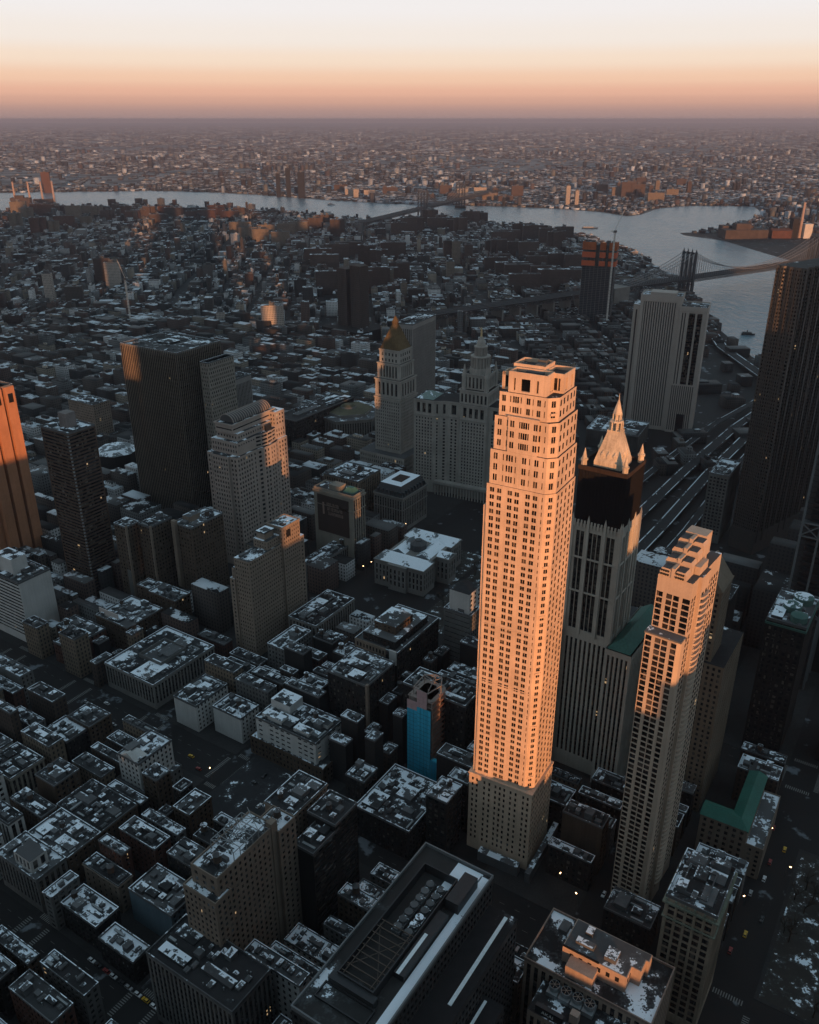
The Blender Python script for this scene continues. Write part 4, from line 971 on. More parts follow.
q.build('roof_frame', METAL, T); clutter(T, 6, 4, 16, 16, 80, random.Random(9), 5, 1, False); clutter(T, 43, 1, 53, 13, 76, random.Random(3), 4, 1, False)
# --- concrete frame shrouded in blue sheeting
T = hero('sheeted_building_site', 'building site wrapped in bright blue sheeting with a rounded open concrete top', 'building site', 14, 423.5, 33, (-30, -8, 22, 19.5))
W = M(); rd = [(0, 0)]+[(14+6*math.sin(k*math.pi/8), 6-6*math.cos(k*math.pi/8)) for k in range(5)]+[(20, 18), (0, 18)]
for k in range(16): W.prism(rd, k*3.9, k*3.9+.5, 0, None, None, True)
for x, y in ((1, 1), (10, 1), (18, 4), (1, 9), (1, 17), (10, 9), (10, 17), (19, 17), (19, 10)): W.box(x-.4, y-.4, 0, x+.4, y+.4, 60)
W.prism([(3, 3), (13, 3), (17, 8), (17, 15), (3, 15)], 0, 59)
top = [(0, 4), (12, 1.5), (19, 5), (20, 10), (16, 16), (2, 15)]
for i, a, d, L in edges(top): W.bar((a[0], a[1], 64.6), (a[0]+d[0]*L, a[1]+d[1]*L, 64.6), .6); W.bar((a[0], a[1], 59), (a[0], a[1], 64.6), .4)
for k in range(0, 6, 2): W.bar((*top[k], 64.6), (*top[(k+3) % 6], 64.6), .35)
W.build('concrete_frame', wallmat('raw_concrete', (.24, .20, .18), .2), T)
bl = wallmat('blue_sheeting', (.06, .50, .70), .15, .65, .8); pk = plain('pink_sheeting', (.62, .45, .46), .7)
def drape(q, x, y0, y1, z0, z1, amp=.3):
    n = 30
    for i in range(n):
        a, c = y0+(y1-y0)*i/n, y0+(y1-y0)*(i+1)/n
        o1, o2 = amp*math.sin(i*1.9), amp*math.sin((i+1)*1.9)
        q.quad((x+o2, c, z0), (x+o1, a, z0), (x+o1, a, z1), (x+o2, c, z1)); q.quad((x+o1+.08, a, z0), (x+o2+.08, c, z0), (x+o2+.08, c, z1), (x+o1+.08, a, z1))
q = M(); drape(q, -.8, 10.5, 18, 0, 50); drape(q, -1.4, .5, 10.5, 0, 54); drape(q, -1.4, -5.5, .5, 0, 17); q.box(-1.2, -5.5, 0, 2, .4, 16.8); q.build('blue_sheet', bl, T)
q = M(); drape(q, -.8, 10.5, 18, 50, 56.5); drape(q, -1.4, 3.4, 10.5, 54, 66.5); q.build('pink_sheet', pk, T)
q = M()
for k in range(1, 17): q.box(-1.86, .6, k*3.1, -1.78, 10.4, k*3.1+.14); q.box(-1.26, 10.6, k*2.95, -1.18, 17.9, k*2.95+.14)
for y in (2.6, 5.1, 7.7): q.box(-1.86, y, 0, -1.78, y+.12, 54)
for y in (13, 15.5): q.box(-1.26, y, 0, -1.18, y+.12, 50)
q.build('strap', plain('dark_blue_strap', (.02, .13, .19), .7), T)
q = M()
for k in range(16):
    q.bar((-1.5, -.6, k*3.9+2), (20.6, -.6, k*3.9+2), .12); q.bar((-1.5, -.6, k*3.9+1), (20.6, -.6, k*3.9+1), .12)
q.build('edge_rail', wallmat('orange_netting', (.30, .085, .03), .3), T)
# --- old county courthouse with snowy pitched roofs, dome over the middle
T = hero('old_courthouse', 'low stone courthouse with snowy pitched roofs round a dark central skylight', 'courthouse', 12, 653, 30, (0, 0, 72, 52))
W = M(); win = []; stc = dict(k='pier', bay=3.6, ww=.45, fh=6.5, wh=.68, base=4, top=2.2, dep=.6)
cw_ = [(0, 0), (20, 0), (20, 4), (30, 4), (30, -9), (44, -9), (44, 4), (52, 4), (52, 0), (72, 0), (72, 50), (52, 50), (52, 46), (20, 46), (20, 50), (0, 50), (0, 34), (-3, 34), (-3, 16), (0, 16)]
body(W, win, cw_, 0, 24, stc, 0, 1); W.prism([(x-.6 if x < 36 else x+.6, y-.6 if y < 25 else y+.6) for x, y in cw_], 24, 25.2, 0)
W.build('wall', [WALLS['stone'], ROOFS, SPANDREL], T); put_windows(T, win, GLASS)
q = M()
for x0, y0, x1, y1 in ((0, 0, 20, 50), (52, 0, 72, 50)): q.prism(rect(x0, y0, x1, y1), 25.2, 30.5, 0, None, [((x0+x1)/2-.3, y0+9), ((x0+x1)/2+.3, y0+9), ((x0+x1)/2+.3, y1-9), ((x0+x1)/2-.3, y1-9)])
q.prism(rect(20, 6, 52, 20), 25.2, 29, 0, None, rect(20, 12.8, 52, 13.2)); q.prism(rect(20, 30, 52, 44), 25.2, 29, 0, None, rect(20, 36.8, 52, 37.2)); q.prism(rect(30.5, -8.4, 43.5, 4), 25.2, 28, 0, None, [(36.8, -8.4), (37.2, -8.4), (37.2, 4), (36.8, 4)])
q.build('pitched_roof', roofmat('snow_laden_roof', (.08, .10, .11), (.14, .16, .17), .44, 0, .06), T)
q = M(); q.cyl(36, 25, 25, 31, 8, 8, 8); q.cyl(36, 25, 31, 33.5, 7.8, 4, 8); q.cyl(36, 25, 33.5, 34.5, 3.6, 3.2, 8); q.build('skylight_drum', plain('dark_lead', (.04, .042, .045), .5), T)
# --- records building: mansard
T = hero('mansard_records_house', 'stone building with dark mansard attic and snowy courtyard roof, behind the old courthouse', 'records house', -7, 780, 33, (0, 0, 47, 35))
W = M(); win = []
body(W, win, rect(0, 0, 46, 34.5), 0, 37, pS, 0, 1); W.ring(-.8, -.8, 46.8, 35.3, 36.4, 38, .8); W.ring(-.4, -.4, 46.4, 34.9, 24, 25, .4)
W.build('wall', [WALLS['stone'], ROOFS, SPANDREL], T); put_windows(T, win, GLASS, 60)
q = M(); q.prism(rect(0, 0, 46, 34.5), 37, 48, 0, 1, rect(5, 5, 41, 29.5))
for k in range(6):
    y = 3+k*5.2; q.box(.3, y, 38, 3, y+2, 43)
for k in range(8):
    x = 3+k*5.3; q.box(x, .3, 38, x+2, 3, 43)
q.build('mansard_roof', [plain('slate', (.03, .036, .04), .5), roofmat('snowy_deck', (.03, .035, .04), (.08, .08, .08), .36, 0, .1)], T)
q = M(); q.box(15, 11, 48, 31, 23, 48.8); q.build('light_court', wallmat('court_brown', (.05, .035, .03)), T)
# --- old bank building with a painted sign wall
T = hero('sign_wall_block', 'ornate old office block with a big dark painted sign on its blank side wall', 'office block', -51, 709, 33, (0, 0, 19, 46))
W = M(); win = []
body(W, win, rect(0, 0, 18.4, 45), 0, 70, [dict(pS, fh=4.2), BL, BL, BL], 0, 1); W.ring(-.9, -.9, 19.3, 45.9, 67, 69, .9); W.ring(-.5, -.5, 18.9, 45.5, 55, 56, .5)
W.ring(0, 0, 18.4, 45, 70, 71.4, .5); W.box(4, 18, 70, 14, 30, 75)
W.build('wall', [WALLS['lime'], ROOF, SPANDREL], T); put_windows(T, win, GLASS, 60)
q = M(); q.box(-.5, 5, 28, -.05, 41, 65); s_ = q.build('sign_panel', plain('dark_sign', (.028, .018, .014), .85), T)
q = M(); lr = random.Random(6)
for r_, (zz, ln) in enumerate(((55.5, 8), (51, 10), (46.5, 10))):                 # three worn rows of lettering, too faint to read
    for k in range(ln):
        y = 30-k*1.75-r_*.8
        q.box(-.56, y-1.2, zz, -.5, y-.85, zz+3)
        if lr.random() < .6: q.box(-.56, y-1.2, zz+2.4, -.5, y, zz+3)
        if lr.random() < .6: q.box(-.56, y-1.2, zz, -.5, y, zz+.6)
        if lr.random() < .5: q.box(-.56, y-.35, zz, -.5, y, zz+3)
        if lr.random() < .4: q.box(-.56, y-1.2, zz+1.2, -.5, y, zz+1.7)
q.box(-.56, 33, 46, -.5, 35, 58)
q.build('lettering', plain('sign_paint', (.22, .16, .13), .8), s_)
q = M(); q.prism([(x, y) for x, y in rect(6, 4, 16, 16)], 70, 74.5, 0, None, rect(9, 7, 13, 13)); q.build('copper_hood', COPPER, T)
tower('ornate_corner_block', 'tan ornate block with roof sheds and snow, in front of the gold pyramid tower', 'office block', -52, 800, 33, 40, 44, 48, pS, wallmat('umber_stone', (.17, .135, .10)), ROOF, 60, 22, 10, 1.2, 1)
# --- six-sided court house
T = hero('six_sided_courthouse', 'six-sided stone court house with a dark green inner roof, left of the gold pyramid tower', 'courthouse', -80, 1082, 33, (-48, -48, 48, 48))
W = M(); win = []; hx = [(46*math.cos(k*math.pi/3+.3), 46*math.sin(k*math.pi/3+.3)) for k in range(6)]
body(W, win, hx, 0, 30, pS, 0, 1); W.prism([(x*1.02, y*1.02) for x, y in hx], 30, 31.5, 0, 1)
hi = [(x*.72, y*.72) for x, y in hx]; W.prism(hi, 31.5, 35, 0, 1); W.cyl(0, 0, 35, 39, 12, 10, 12); W.build('wall', [WALLS['stone'], ROOF, SPANDREL], T); put_windows(T, win, GLASS, 60)
q = M(); q.prism([(x*.99, y*.99) for x, y in hi], 35, 37, 0, None, [(x*.4, y*.4) for x, y in hi]); q.cyl(0, 0, 39, 41, 10, 6, 12); q.build('copper_roof', wallmat('dull_copper_brown', (.09, .085, .055)), T)
tower('long_court_annex', 'long dark office block with roof plant, between the barrel-roofed tower and the six-sided court house', 'office block', -140, 1010, 33, 120, 34, 42, pS, WALLS['dark'], ROOF, 50, 31, 14)
T = hero('round_snow_pavilion', 'low building with an eight-sided snow-dusted roof behind the banded apartment tower', 'hall', -345, 950, 33, (-22, -22, 22, 22))
W = M(); W.cyl(0, 0, 0, 26, 24, 24, 8); W.build('wall', WALLS['dark'], T)
q = M(); q.cyl(0, 0, 26, 30, 25, 18, 8); q.cyl(0, 0, 30, 32, 12, 9, 8); q.build('roof', roofmat('dusted_roof', (.1, .12, .13), (.2, .22, .23), .5, 0, .1), T)

# --- long flat block with sunken roof plant, bottom centre
T = hero('rooftop_plant_block', 'long dark block with a sunken machinery well and snow along its roof edges, bottom centre', 'office block', -14.3, 186, 33, (-1, -22, 91, 34))
W = M(); win = []
gl = dict(bay=2.6, ww=.62, fh=3.9, wh=.6, base=6, top=3, dep=.4)
body(W, win, rect(0, 0, 90, 33), 0, 95, gl, 0)
body(W, win, rect(20, -13, 88, 0), 0, 80, gl, 0, 1); body(W, win, rect(0, -22, 60, -13), 0, 66, gl, 0, 1)
W.build('wall', [wallmat('black_granite', (.035, .035, .036), .2, .5), ROOFD], T); put_windows(T, win, GLASS2, 60)
flat_roof(T, 0, 0, 90, 33, 95, roofmat('plant_deck', (.022, .022, .022), (.04, .04, .04), .60, 0, .05), 1.4, .6, plain('pale_coping', (.12, .13, .135), .7))
q = M(); q.ring(18, 10, 78, 26, 93.6, 98, .5); q.ring(8, 7, 15, 29, 93.6, 94.6, .5); q.box(15, 8, 93.6, 18, 28, 97); q.box(66, 3, 93.6, 82, 9, 99); q.box(30, 5, 93.6, 62, 9.4, 96.4); q.build('plant_screen', DMETAL, T)
q = M(); q.box(30, 7, 96.4, 50, 8.4, 96.6); q.build('snow_ledge', plain('snow', SNOW, .8), T)
for k in range(7):
    for y in (14, 19): q = M(); q.cyl(47+k*4, y, 93.6, 96.6, 1.7, 1.7, 12); q.ring(45.2+k*4, y-1.8, 48.8+k*4, y+1.8, 93.6, 95.4, .3); q.build('cooling_fan', UNIT, T)
q = M()
for k in range(9): q.bar((20+k*3.2, 10, 97.4), (20+k*3.2, 26, 97.4), .35)
for y in (12, 24): q.bar((19, y, 97.6), (46, y, 97.6), .3)
q.bar((22, 11, 97.2), (44, 25, 97.2), .25); q.bar((44, 11, 97.2), (22, 25, 97.2), .25); q.build('steel_grillage', plain('rusty_steel', (.06, .045, .035), .7), T)
sn_ = roofmat('edge_snow', (.03, .03, .032), (.05, .05, .05), .40, 0, .03)
q = M(); q.box(2, 1, 93.6, 88, 4.5, 93.75); q.box(74, 4, 93.6, 89, 16, 93.75); q.build('snow_bank', sn_, T)
q = M(); q.box(40, -9.5, 79.9, 86, -8, 80.3); q.box(14, -15.5, 66, 58, -14.4, 66.4); q.build('snow_drift', plain('snow', SNOW, .8), T)
# --- block at the bottom with four round roof fans
T = hero('roof_fan_block', 'dark block with four round roof fans, snow patches and sunlit orange penthouse walls, bottom right', 'office block', 95.8, 225.2, 33, (-20, -1, 31, 57))
W = M(); win = []
body(W, win, rect(0, 0, 30, 55.6), 0, 54, dict(pS, bay=3.4), 0); body(W, win, rect(-16, 4, 0, 46), 0, 47, pS, 0, 1)
W.build('wall', [wallmat('salmon_stone', (.30, .235, .19), .15), ROOF, SPANDREL], T); put_windows(T, win, GLASS, 60)
flat_roof(T, 0, 0, 30, 55.6, 54, roofmat('half_snowed_roof', (.012, .012, .013), (.025, .025, .026), .53, 0, .06), 1.0, .5, wallmat('salmon_coping', (.24, .18, .15)))
sp_ = wallmat('salmon_plaster', (.33, .255, .21), .2)
q = M(); q.prism([(8, 14), (14, 14), (14, 10), (20, 10), (20, 8.6), (24, 8.6), (24, 42), (8, 42)], 53, 62); q.box(2, 26, 53, 8, 38, 59)
q.build('penthouse', [sp_], T)
q = M()
for y in (17, 21, 25, 29, 33, 37): q.box(7.9, y, 57.2, 8.02, y+1.6, 59.6)
for x in (9.5, 12): q.box(x, 13.88, 57.4, x+1.2, 14.02, 59.4)
q.ring(7.8, 26, 8.4, 42, 61.8, 62.5, .25); q.build('louvre', NET, T)
q = M(); q.box(11, 20, 62.08, 17, 25, 64.2); q.box(12, 30, 62.08, 15, 38, 63.4); q.box(18, 33, 62.08, 22, 36, 63.8); q.build('air_handler', UNIT, T)
q = M(); q.prism([(8.4, 14.4), (14.4, 14.4), (14.4, 10.4), (20.4, 10.4), (20.4, 9), (23.6, 9), (23.6, 41.6), (8.4, 41.6)], 62, 62.08); q.build('penthouse_roof', roofmat('grey_deck', (.05, .052, .055), (.09, .09, .092), .52, 0, .06), T)
q = M(); q.box(20, 45, 53, 26, 49, 55.4); q.build('bulkhead', UNIT, T)
for k in range(4):
    y = 40-k*5.2; q = M(); q.box(-6.2, y-2.4, 47, -.4, y+2.4, 49.2); q.cyl(-3, y, 49.2, 51.6, 2.2, 2.2, 16); q.ring(-5, y-.15, -1, y+.15, 51.2, 51.5, .15)
    c_ = q.build('cooling_fan', METAL, T)
    q = M(); q.cyl(-3, y, 51.6, 51.66, 1.95, 1.95, 16); q.build('fan_mouth', NET, c_)
    q = M()
    for a in range(3): q.bar((-3+2.3*math.cos(a*2.1), y+2.3*math.sin(a*2.1), 51.75), (-3-2.3*math.cos(a*2.1), y-2.3*math.sin(a*2.1), 51.75), .16)
    q.build('fan_grille', sp_, c_)
cu = bpy.data.curves.new('roof_letters', 'FONT'); cu.body = 'AKAI'; cu.size = 2.4; cu.extrude = .06; cu.align_x = 'CENTER'
to = bpy.data.objects.new('roof_letters', cu); COL.objects.link(to)
dg = bpy.context.evaluated_depsgraph_get(); me = bpy.data.meshes.new_from_object(to.evaluated_get(dg)); bpy.data.objects.remove(to)
me.materials.clear(); me.materials.append(plain('white_letter', (.6, .6, .58), .7))
q = M(); q.box(-15.5, 31, 47, -13.6, 43, 51.4); q.build('letter_board', DMETAL, T)
lo = bpy.data.objects.new('roof_lettering', me); COL.objects.link(lo); lo.parent = T; lo.location = (-15.62, 37.5, 48.3); lo.rotation_euler = (math.pi/2, 0, -math.pi/2)
q = M(); q.box(-12, 26, 47, -9, 29.5, 52); q.build('bulkhead', sp_, T)
# --- narrow block with copper cornice
T = tower('cornice_office_block', 'narrow office block with pale corner piers, copper cornice and snow-edged roof, by the snowy yard', 'office block', 129.6, 258, 33, 30.8, 21.9, 75, dict(k='pier', bay=3.6, ww=.72, edge=1, fh=3.9, wh=.62, base=5, top=4, dep=.6, sp=0), wallmat('warm_stone', (.26, .215, .165)), ROOF, 100, 41, 3, 1.2, 0)
q = M(); q.ring(-1, -1, 31.8, 22.9, 70.6, 71.6, 1); q.ring(-.6, -.6, 31.4, 22.5, 62, 62.7, .6)
for k in range(6): q.box(-.7, .4+k*4.1, 71.6, .2, 1.3+k*4.1, 73.4)
q.build('cornice', wallmat('worn_verdigris', (.17, .19, .15)), T)
q = M(); q.ring(5, 6, 22, 18, 73.8, 75.6, .5); q.box(26, 2, 73.8, 29.6, 9, 78); q.prism(rect(22, 11, 30, 20), 73.8, 76.5, 0, None, rect(23, 12, 29, 19)); q.build('roof_shed', UNIT, T)
water_tank(T, 33, 15, 60, .9)
# --- green L-shaped roof
T = hero('green_roof_house', 'stone house with a bright green L-shaped metal roof, lower right', 'house', 182.6, 350.7, 32, (-1, -10, 51, 25))
W = M(); win = []; Lp = [(0, 0), (50, 0), (50, 9.5), (12, 9.5), (12, 25), (0, 25)]
body(W, win, Lp, 0, 30, dict(bay=3.6, ww=.45, fh=4.2, wh=.55, base=1.5), 0)
body(W, win, rect(0, -9.5, 48, -.02), 0, 21, gS, 0, 1); W.ring(0, -9.5, 48, -.1, 21, 21.8, .4); W.build('wall', [WALLS['tan'], ROOFS], T); put_windows(T, win, GLASS)
q = M(); gm_ = wallmat('green_metal_roof', (.022, .11, .085), .25, .55, 2)
q.poly([(-.5, -.5, 30), (50.5, -.5, 30), (50.5, 4.8, 32), (6, 4.8, 32)]); q.poly([(50.5, 10, 30), (11.5, 10, 30), (6, 4.8, 32), (50.5, 4.8, 32)]); q.poly([(-.5, -.5, 30), (6, 4.8, 32), (6, 25.5, 32), (-.5, 25.5, 30)]); q.poly([(12.5, 25.5, 30), (6, 25.5, 32), (6, 4.8, 32), (11.5, 10, 30), (12.5, 10, 30)])
q.poly([(50.5, -.5, 30), (50.5, 10, 30), (50.5, 4.8, 32)]); q.poly([(12.5, 25.5, 30), (-.5, 25.5, 30), (6, 25.5, 32)]); q.ring(-.6, -.6, 50.6, .2, 29.4, 30, .5); q.build('metal_roof', gm_, T)

# ------------------------------------------------------------------ river crossings
def bridge(name, label, p0, hd, deck, towers, s_end, z, wd, H, group=None, hang=8.0, rise0=None):
    """suspension bridge along heading hd from p0; local x runs along the deck"""
    T = thing(name, label, 'bridge', (*p0, 0), rz(hd), group)
    q = M()
    q.box(deck[0], -wd/2, z-1.2, deck[1], wd/2, z, 1)
    for y in (-wd/2, -wd/6, wd/6, wd/2):
        q.box(deck[0], y-.4, z-8, deck[1], y+.4, z-7, 0); q.box(deck[0], y-.4, z, deck[1], y+.4, z+1.2, 0)
    n = int((deck[1]-deck[0])/9)
    for k in range(n):
        x = deck[0]+k*9
        for y in (-wd/2, wd/2): q.bar((x, y, z-7.5), (x+4.5, y, z-.6), .6); q.bar((x+4.5, y, z-.6), (x+9, y, z-7.5), 1)
        q.bar((x, -wd/2, z-7.5), (x, wd/2, z-7.5), .6)
    q.build('deck', [plain('bridge_steel', (.045, .05, .056), .6, .2), rm], T)
    cab = M(); hg = M()
    for tx in towers:
        q = M()
        for y in (-wd*.5, -wd*.17, wd*.17, wd*.5):
            q.prism(rect(tx-4, y-2.4, tx+4, y+2.4), 0, H, 0, None, rect(tx-2.6, y-2, tx+2.6, y+2)); q.cyl(tx, y, H, H+3, 1.3, 1.5, 8); q.cyl(tx, y, H+3, H+7, 1.4, .15, 8)
        q.box(tx-1.6, -wd*.5, H-5, tx+1.6, wd*.5, H-1)
        for z0 in (18, z+2, z+22):
            z1 = min(z0+18, H-6)
            for a, bq in ((-.5, -.17), (.17, .5)): q.bar((tx, a*wd, z0), (tx, bq*wd, z1), .8); q.bar((tx, bq*wd, z0), (tx, a*wd, z1), .8)
        q.box(tx-1.8, -wd*.5, z-9, tx+1.8, wd*.5, z-6)
        q.build('tower', plain('tower_steel', (.028, .036, .044), .55, .2), T)
        q = M(); q.box(tx-8, -wd*.62, 0, tx+8, wd*.62, 10); q.build('pier', PAVE, T)
    spans = [(s_end[0], towers[0], z+2, H-1), *[(a, b, H-1, H-1) for a, b in zip(towers, towers[1:])], (towers[-1], s_end[1], H-1, z+2)]
    for y in (-wd*.5, -wd*.17, wd*.17, wd*.5):
        for x0, x1, za, zb in spans:
            nseg = 24; sag = (H-z-4) if za == zb else (H-z)*.16; pr0 = None
            for i in range(nseg+1):
                s = i/nseg; p = (x0+(x1-x0)*s, y, za+(zb-za)*s-4*sag*s*(1-s))
                if pr0: cab.bar(pr0, p, .9)
                pr0 = p
            m_ = int(abs(x1-x0)/hang)
            for i in range(1, m_):
                s = i/m_; zc = za+(zb-za)*s-4*sag*s*(1-s)
                if zc > z+1: hg.bar((x0+(x1-x0)*s, y, z), (x0+(x1-x0)*s, y, zc), .34)
    cab.build('cable', plain('cable_steel', (.16, .17, .18), .5, .3), T); hg.build('hanger', plain('cable_steel', (.16, .17, .18), .5, .3), T, 'stuff')
    return T
mbp = (652, 2068); MBH = 56.0
T = bridge('suspension_bridge', 'near suspension bridge with a dark steel tower in the river, right', mbp, MBH, (-780, 900), (0, 505), (-225, 730), 41, 36, 100)
q = M()
for k in range(12):
    x = -250-k*46
    q.box(x-2, -17, 0, x+2, 17, 33)
q.box(-262, -22, 0, -215, 22, 44); q.build('approach_pier', WALLS['stone'], T)
bridge('far_bridge', 'far suspension bridge crossing the river in the distance, centre', (55, 3800), 22, (-620, 1250), (0, 488), (-180, 670), 44, 40, 108, None, 20)

def vessel(name, label, x, y, hd, L, wd, hcol, ccol, decks):
    T = thing(name, label, 'boat', (x, y, .3), rz(hd))
    q = M(); h = [(-L/2, -wd/2), (L*.3, -wd/2), (L/2, 0), (L*.3, wd/2), (-L/2, wd/2)]
    q.prism([(a*.94, b*.8) for a, b in h], 0, 3, 0, None, h, True); q.build('hull', plain('hull_'+hcol[0], hcol[1], .5), T)
    for k in range(decks): q = M(); q.box(-L*.42+k*3, -wd*.38, 3+k*2.8, L*.22-k*4, wd*.38, 5.6+k*2.8); q.build('cabin', plain('cabin_'+ccol[0], ccol[1], .6), T)
    q = M(); q.cyl(-L*.1, 0, 3+decks*2.8, 6.5+decks*2.8, 1, .8, 8); q.build('funnel', DMETAL, T)
vessel('ferry_boat', 'long dark barge-like ferry on the river beyond the orange-netted tower', 690, 3440, 95, 62, 15, ('dark', (.03, .035, .04)), ('white', (.3, .3, .3)), 1)
vessel('tug_boat', 'small dark boat on the water between the ribbed slab and the rippling steel tower', 655, 1655, 100, 26, 9, ('dark', (.03, .035, .04)), ('dark', (.05, .05, .05)), 1)
vessel('launch', 'tiny pale boat on the far left stretch of the river', -380, 4420, 80, 40, 11, ('pale', (.4, .4, .4)), ('white', (.3, .3, .3)), 2)
q = M()
for k in range(30):
    s = k/30; x = 700+150*s; y = 2000-520*s
    q.poly([(x-2-4*s, y, .3), (x-2-4*(s+.033)+5, y-17.4, .3), (x+2+4*(s+.033)+5, y-17.4, .3), (x+2+4*s, y, .3)])
struct(q.build('boat_wake', plain('wake_foam', (.15, .2, .22), .35)))

# --- residential tower under construction with orange netting, and its crane
def local_tower_site():
    T = thing('netted_tower_site', 'unfinished tower with orange and red netting round its top floors, by the river', 'building site', (412, 1775, 0), rz(20))
    q = M()
    for k in range(44): q.box(0, 0, k*3.5, 26, 66, k*3.5+.5)
    for x in (1, 13, 25):
        for y in range(1, 66, 8): q.box(x-.5, y-.5, 0, x+.5, y+.5, 154)
    q.box(8, 14, 0, 18, 22, 158); q.box(8, 44, 0, 18, 52, 158); q.build('frame', wallmat('frame_grey', (.10, .10, .10)), T)
    q = M(); q.box(.6, .6, 0, 25.4, 65.4, 108); q.build('glazing', plain('blue_dark_glass', (.018, .024, .03), .2), T)
    for z0, z1, c in ((110, 120, 'red'), (126, 137, 'red'), (141, 156, 'orange')):
        mt = plain(c+'_netting', dict(red=(.42, .085, .03), orange=(.48, .20, .03))[c], .85)
        q = M()
        for y0, y1 in ((-.6, 14), (20, 32), (40, 66.6)): q.box(-1.0, y0, z0, -.5, y1, z1)
        for x0, x1 in ((-1, 10), (13, 27)): q.box(x0, -1.1, z0, x1, -.6, z1); q.box(x0, 66.6, z0, x1, 67.1, z1)
        q.build('safety_net', mt, T)
local_tower_site()
def crane(label, x, y, H, jib, hd, group=None):
    T = thing('tower_crane', label, 'crane', (x, y, 0), rz(hd), group); mt = plain('crane_white', (.5, .48, .45), .6)
    q = M()
    for a in (-1, 1):
        for b in (-1, 1): q.bar((a, b, 0), (a, b, H), .5)
    for k in range(int(H/6)):
        q.bar((-1, -1, k*6), (1, -1, k*6+6), .3); q.bar((-1, 1, k*6+6), (1, 1, k*6), .3); q.bar((-1, -1, k*6+6), (-1, 1, k*6), .3); q.bar((1, -1, k*6), (1, 1, k*6+6), .3)
    q.build('mast', mt, T)
    q = M(); q.box(-3, -2, H, 3, 2, H+4); q.build('cab', plain('crane_dark', (.05, .05, .05), .6), T)
    q = M(); t_ = (jib*math.cos(1.15), 0, H+4+jib*math.sin(1.15))
    for b in (-.8, .8): q.bar((0, b, H+4), t_, .4)
    for k in range(10): q.bar((t_[0]*k/10, -.8, H+4+(t_[2]-H-4)*k/10), (t_[0]*(k+1)/10, .8, H+4+(t_[2]-H-4)*(k+1)/10), .25)
    q.bar((-8, 0, H+3), (-3, 0, H+3), 2.2); q.bar((-6, 0, H+4), (0, 0, H+14), .3); q.bar((0, 0, H+14), t_, .15); q.build('jib', mt, T)
crane('tall white crane in front of the orange-netted tower', 394, 1722, 182, 40, 70)
crane('small crane at the building site far left, beside the sunlit slab', -560, 1730, 92, 40, 200)

# --- far power stations, twin curved blocks, sunlit single towers
SMK = wallmat('pink_chimney_brick', (.30, .235, .21), .1)
for x, lab in ((-1868, 'first of four pink chimneys across the left end of the river'), (-1800, 'second of four pink chimneys at the left end of the river'), (-1742, 'third of four pink chimneys at the left end of the river'), (-1690, 'rightmost of four pink chimneys at the left end of the river')):
    o = M(); o.cyl(0, 0, 0, 112, 5.5, 4, 14); o.cyl(0, 0, 108, 110, 4.6, 4.6, 14); c_ = o.build('chimney', SMK); c_.location = (x, 4330+(x+1780)*.1, 0); tag(c_, lab, 'chimney', 'power station chimneys')
T = thing('power_house', 'brick power house at the foot of the four pink chimneys', 'power station', (-1880, 4290, 0), rz(80))
q = M(); q.box(0, 0, 0, 90, 40, 42); q.box(100, 4, 0, 190, 40, 34); q.box(20, 8, 42, 60, 30, 52); q.build('wall', wallmat('power_brick', (.058, .048, .046)), T)
T = thing('riverside_power_station', 'riverside power station with a sunlit boiler house on the far shore point, right', 'power station', (1095, 3110, 0), rz(88))
q = M(); q.box(0, 0, 0, 150, 60, 30); q.box(10, 60, 0, 120, 100, 38); q.box(40, 12, 30, 92, 50, 50); q.build('wall', wallmat('power_brick', (.058, .048, .046)), T)
q = M(); q.box(170, 14, 0, 240, 50, 26); q.prism(rect(168, 12, 242, 52), 26, 32, 0, None, rect(168, 31, 242, 33)); q.build('turbine_hall', WALLS['red'], T)
T = thing('tall_chimney', 'single tall orange-lit chimney beside a white cube on the far right shore', 'chimney', (1368, 3150, 0), 0)
q = M(); q.cyl(0, 0, 0, 118, 6, 4, 14); q.build('stack', SMK, T)
q = M(); q.box(-34, -14, 0, -12, 16, 66); q.build('boiler_house', WALLS['dark'], T)
q = M(); q.box(8, -18, 0, 36, 10, 48); q.build('white_cube', WALLS['white'], T)
T = thing('twin_curved_towers', 'twin dark apartment towers standing on a dark podium, beyond the gold pyramid', 'apartment tower', (-118, 1640, 0), rz(40))
for dy, hh, nm in ((0, 126, 'tower'), (-34, 134, 'tower')):
    q = M(); q.prism([(24+3*math.sin(k*.5), dy+k*4.2) for k in range(7)]+[(3*math.sin(k*.5), dy+k*4.2) for k in range(6, -1, -1)], 0, hh)
    q.build(nm, fillmat('dark_apartments', (.05, .04, .036)), T)
q = M(); q.box(-30, -60, 0, 50, 40, 20); q.build('podium', WALLS['dark'], T)

# ------------------------------------------------------------------ labels for the many small buildings
LM = [('white striped slab', 20, 610), ('columned loft block', 157, 665), ('white gabled block', 150, 768), ('white office block', 300, 742), ('stepped brick tower', 232, 865), ('sunlit stepped tower', 265, 575),
      ('limestone tower', 515, 620), ('balcony tower', 660, 700), ('dark federal slab', 165, 420), ('gold pyramid tower', 397, 370), ('ribbed telephone slab', 665, 350), ('tiered civic tower', 478, 400),
      ('twin dark towers', 360, 295), ('near suspension bridge', 690, 270), ('old courthouse', 415, 560), ('green L-shaped roof', 745, 800), ('windowless tower', 12, 460), ('four pink chimneys', 45, 200),
      ('orange-netted tower', 601, 265), ('far bridge', 430, 208), ('rippling steel tower', 790, 400), ('banded apartment tower', 70, 480), ('grey flat-roofed block', 200, 980), ('gothic tower', 610, 520), ('blue sheeting', 425, 730), ('barrel-roofed tower', 250, 470)]
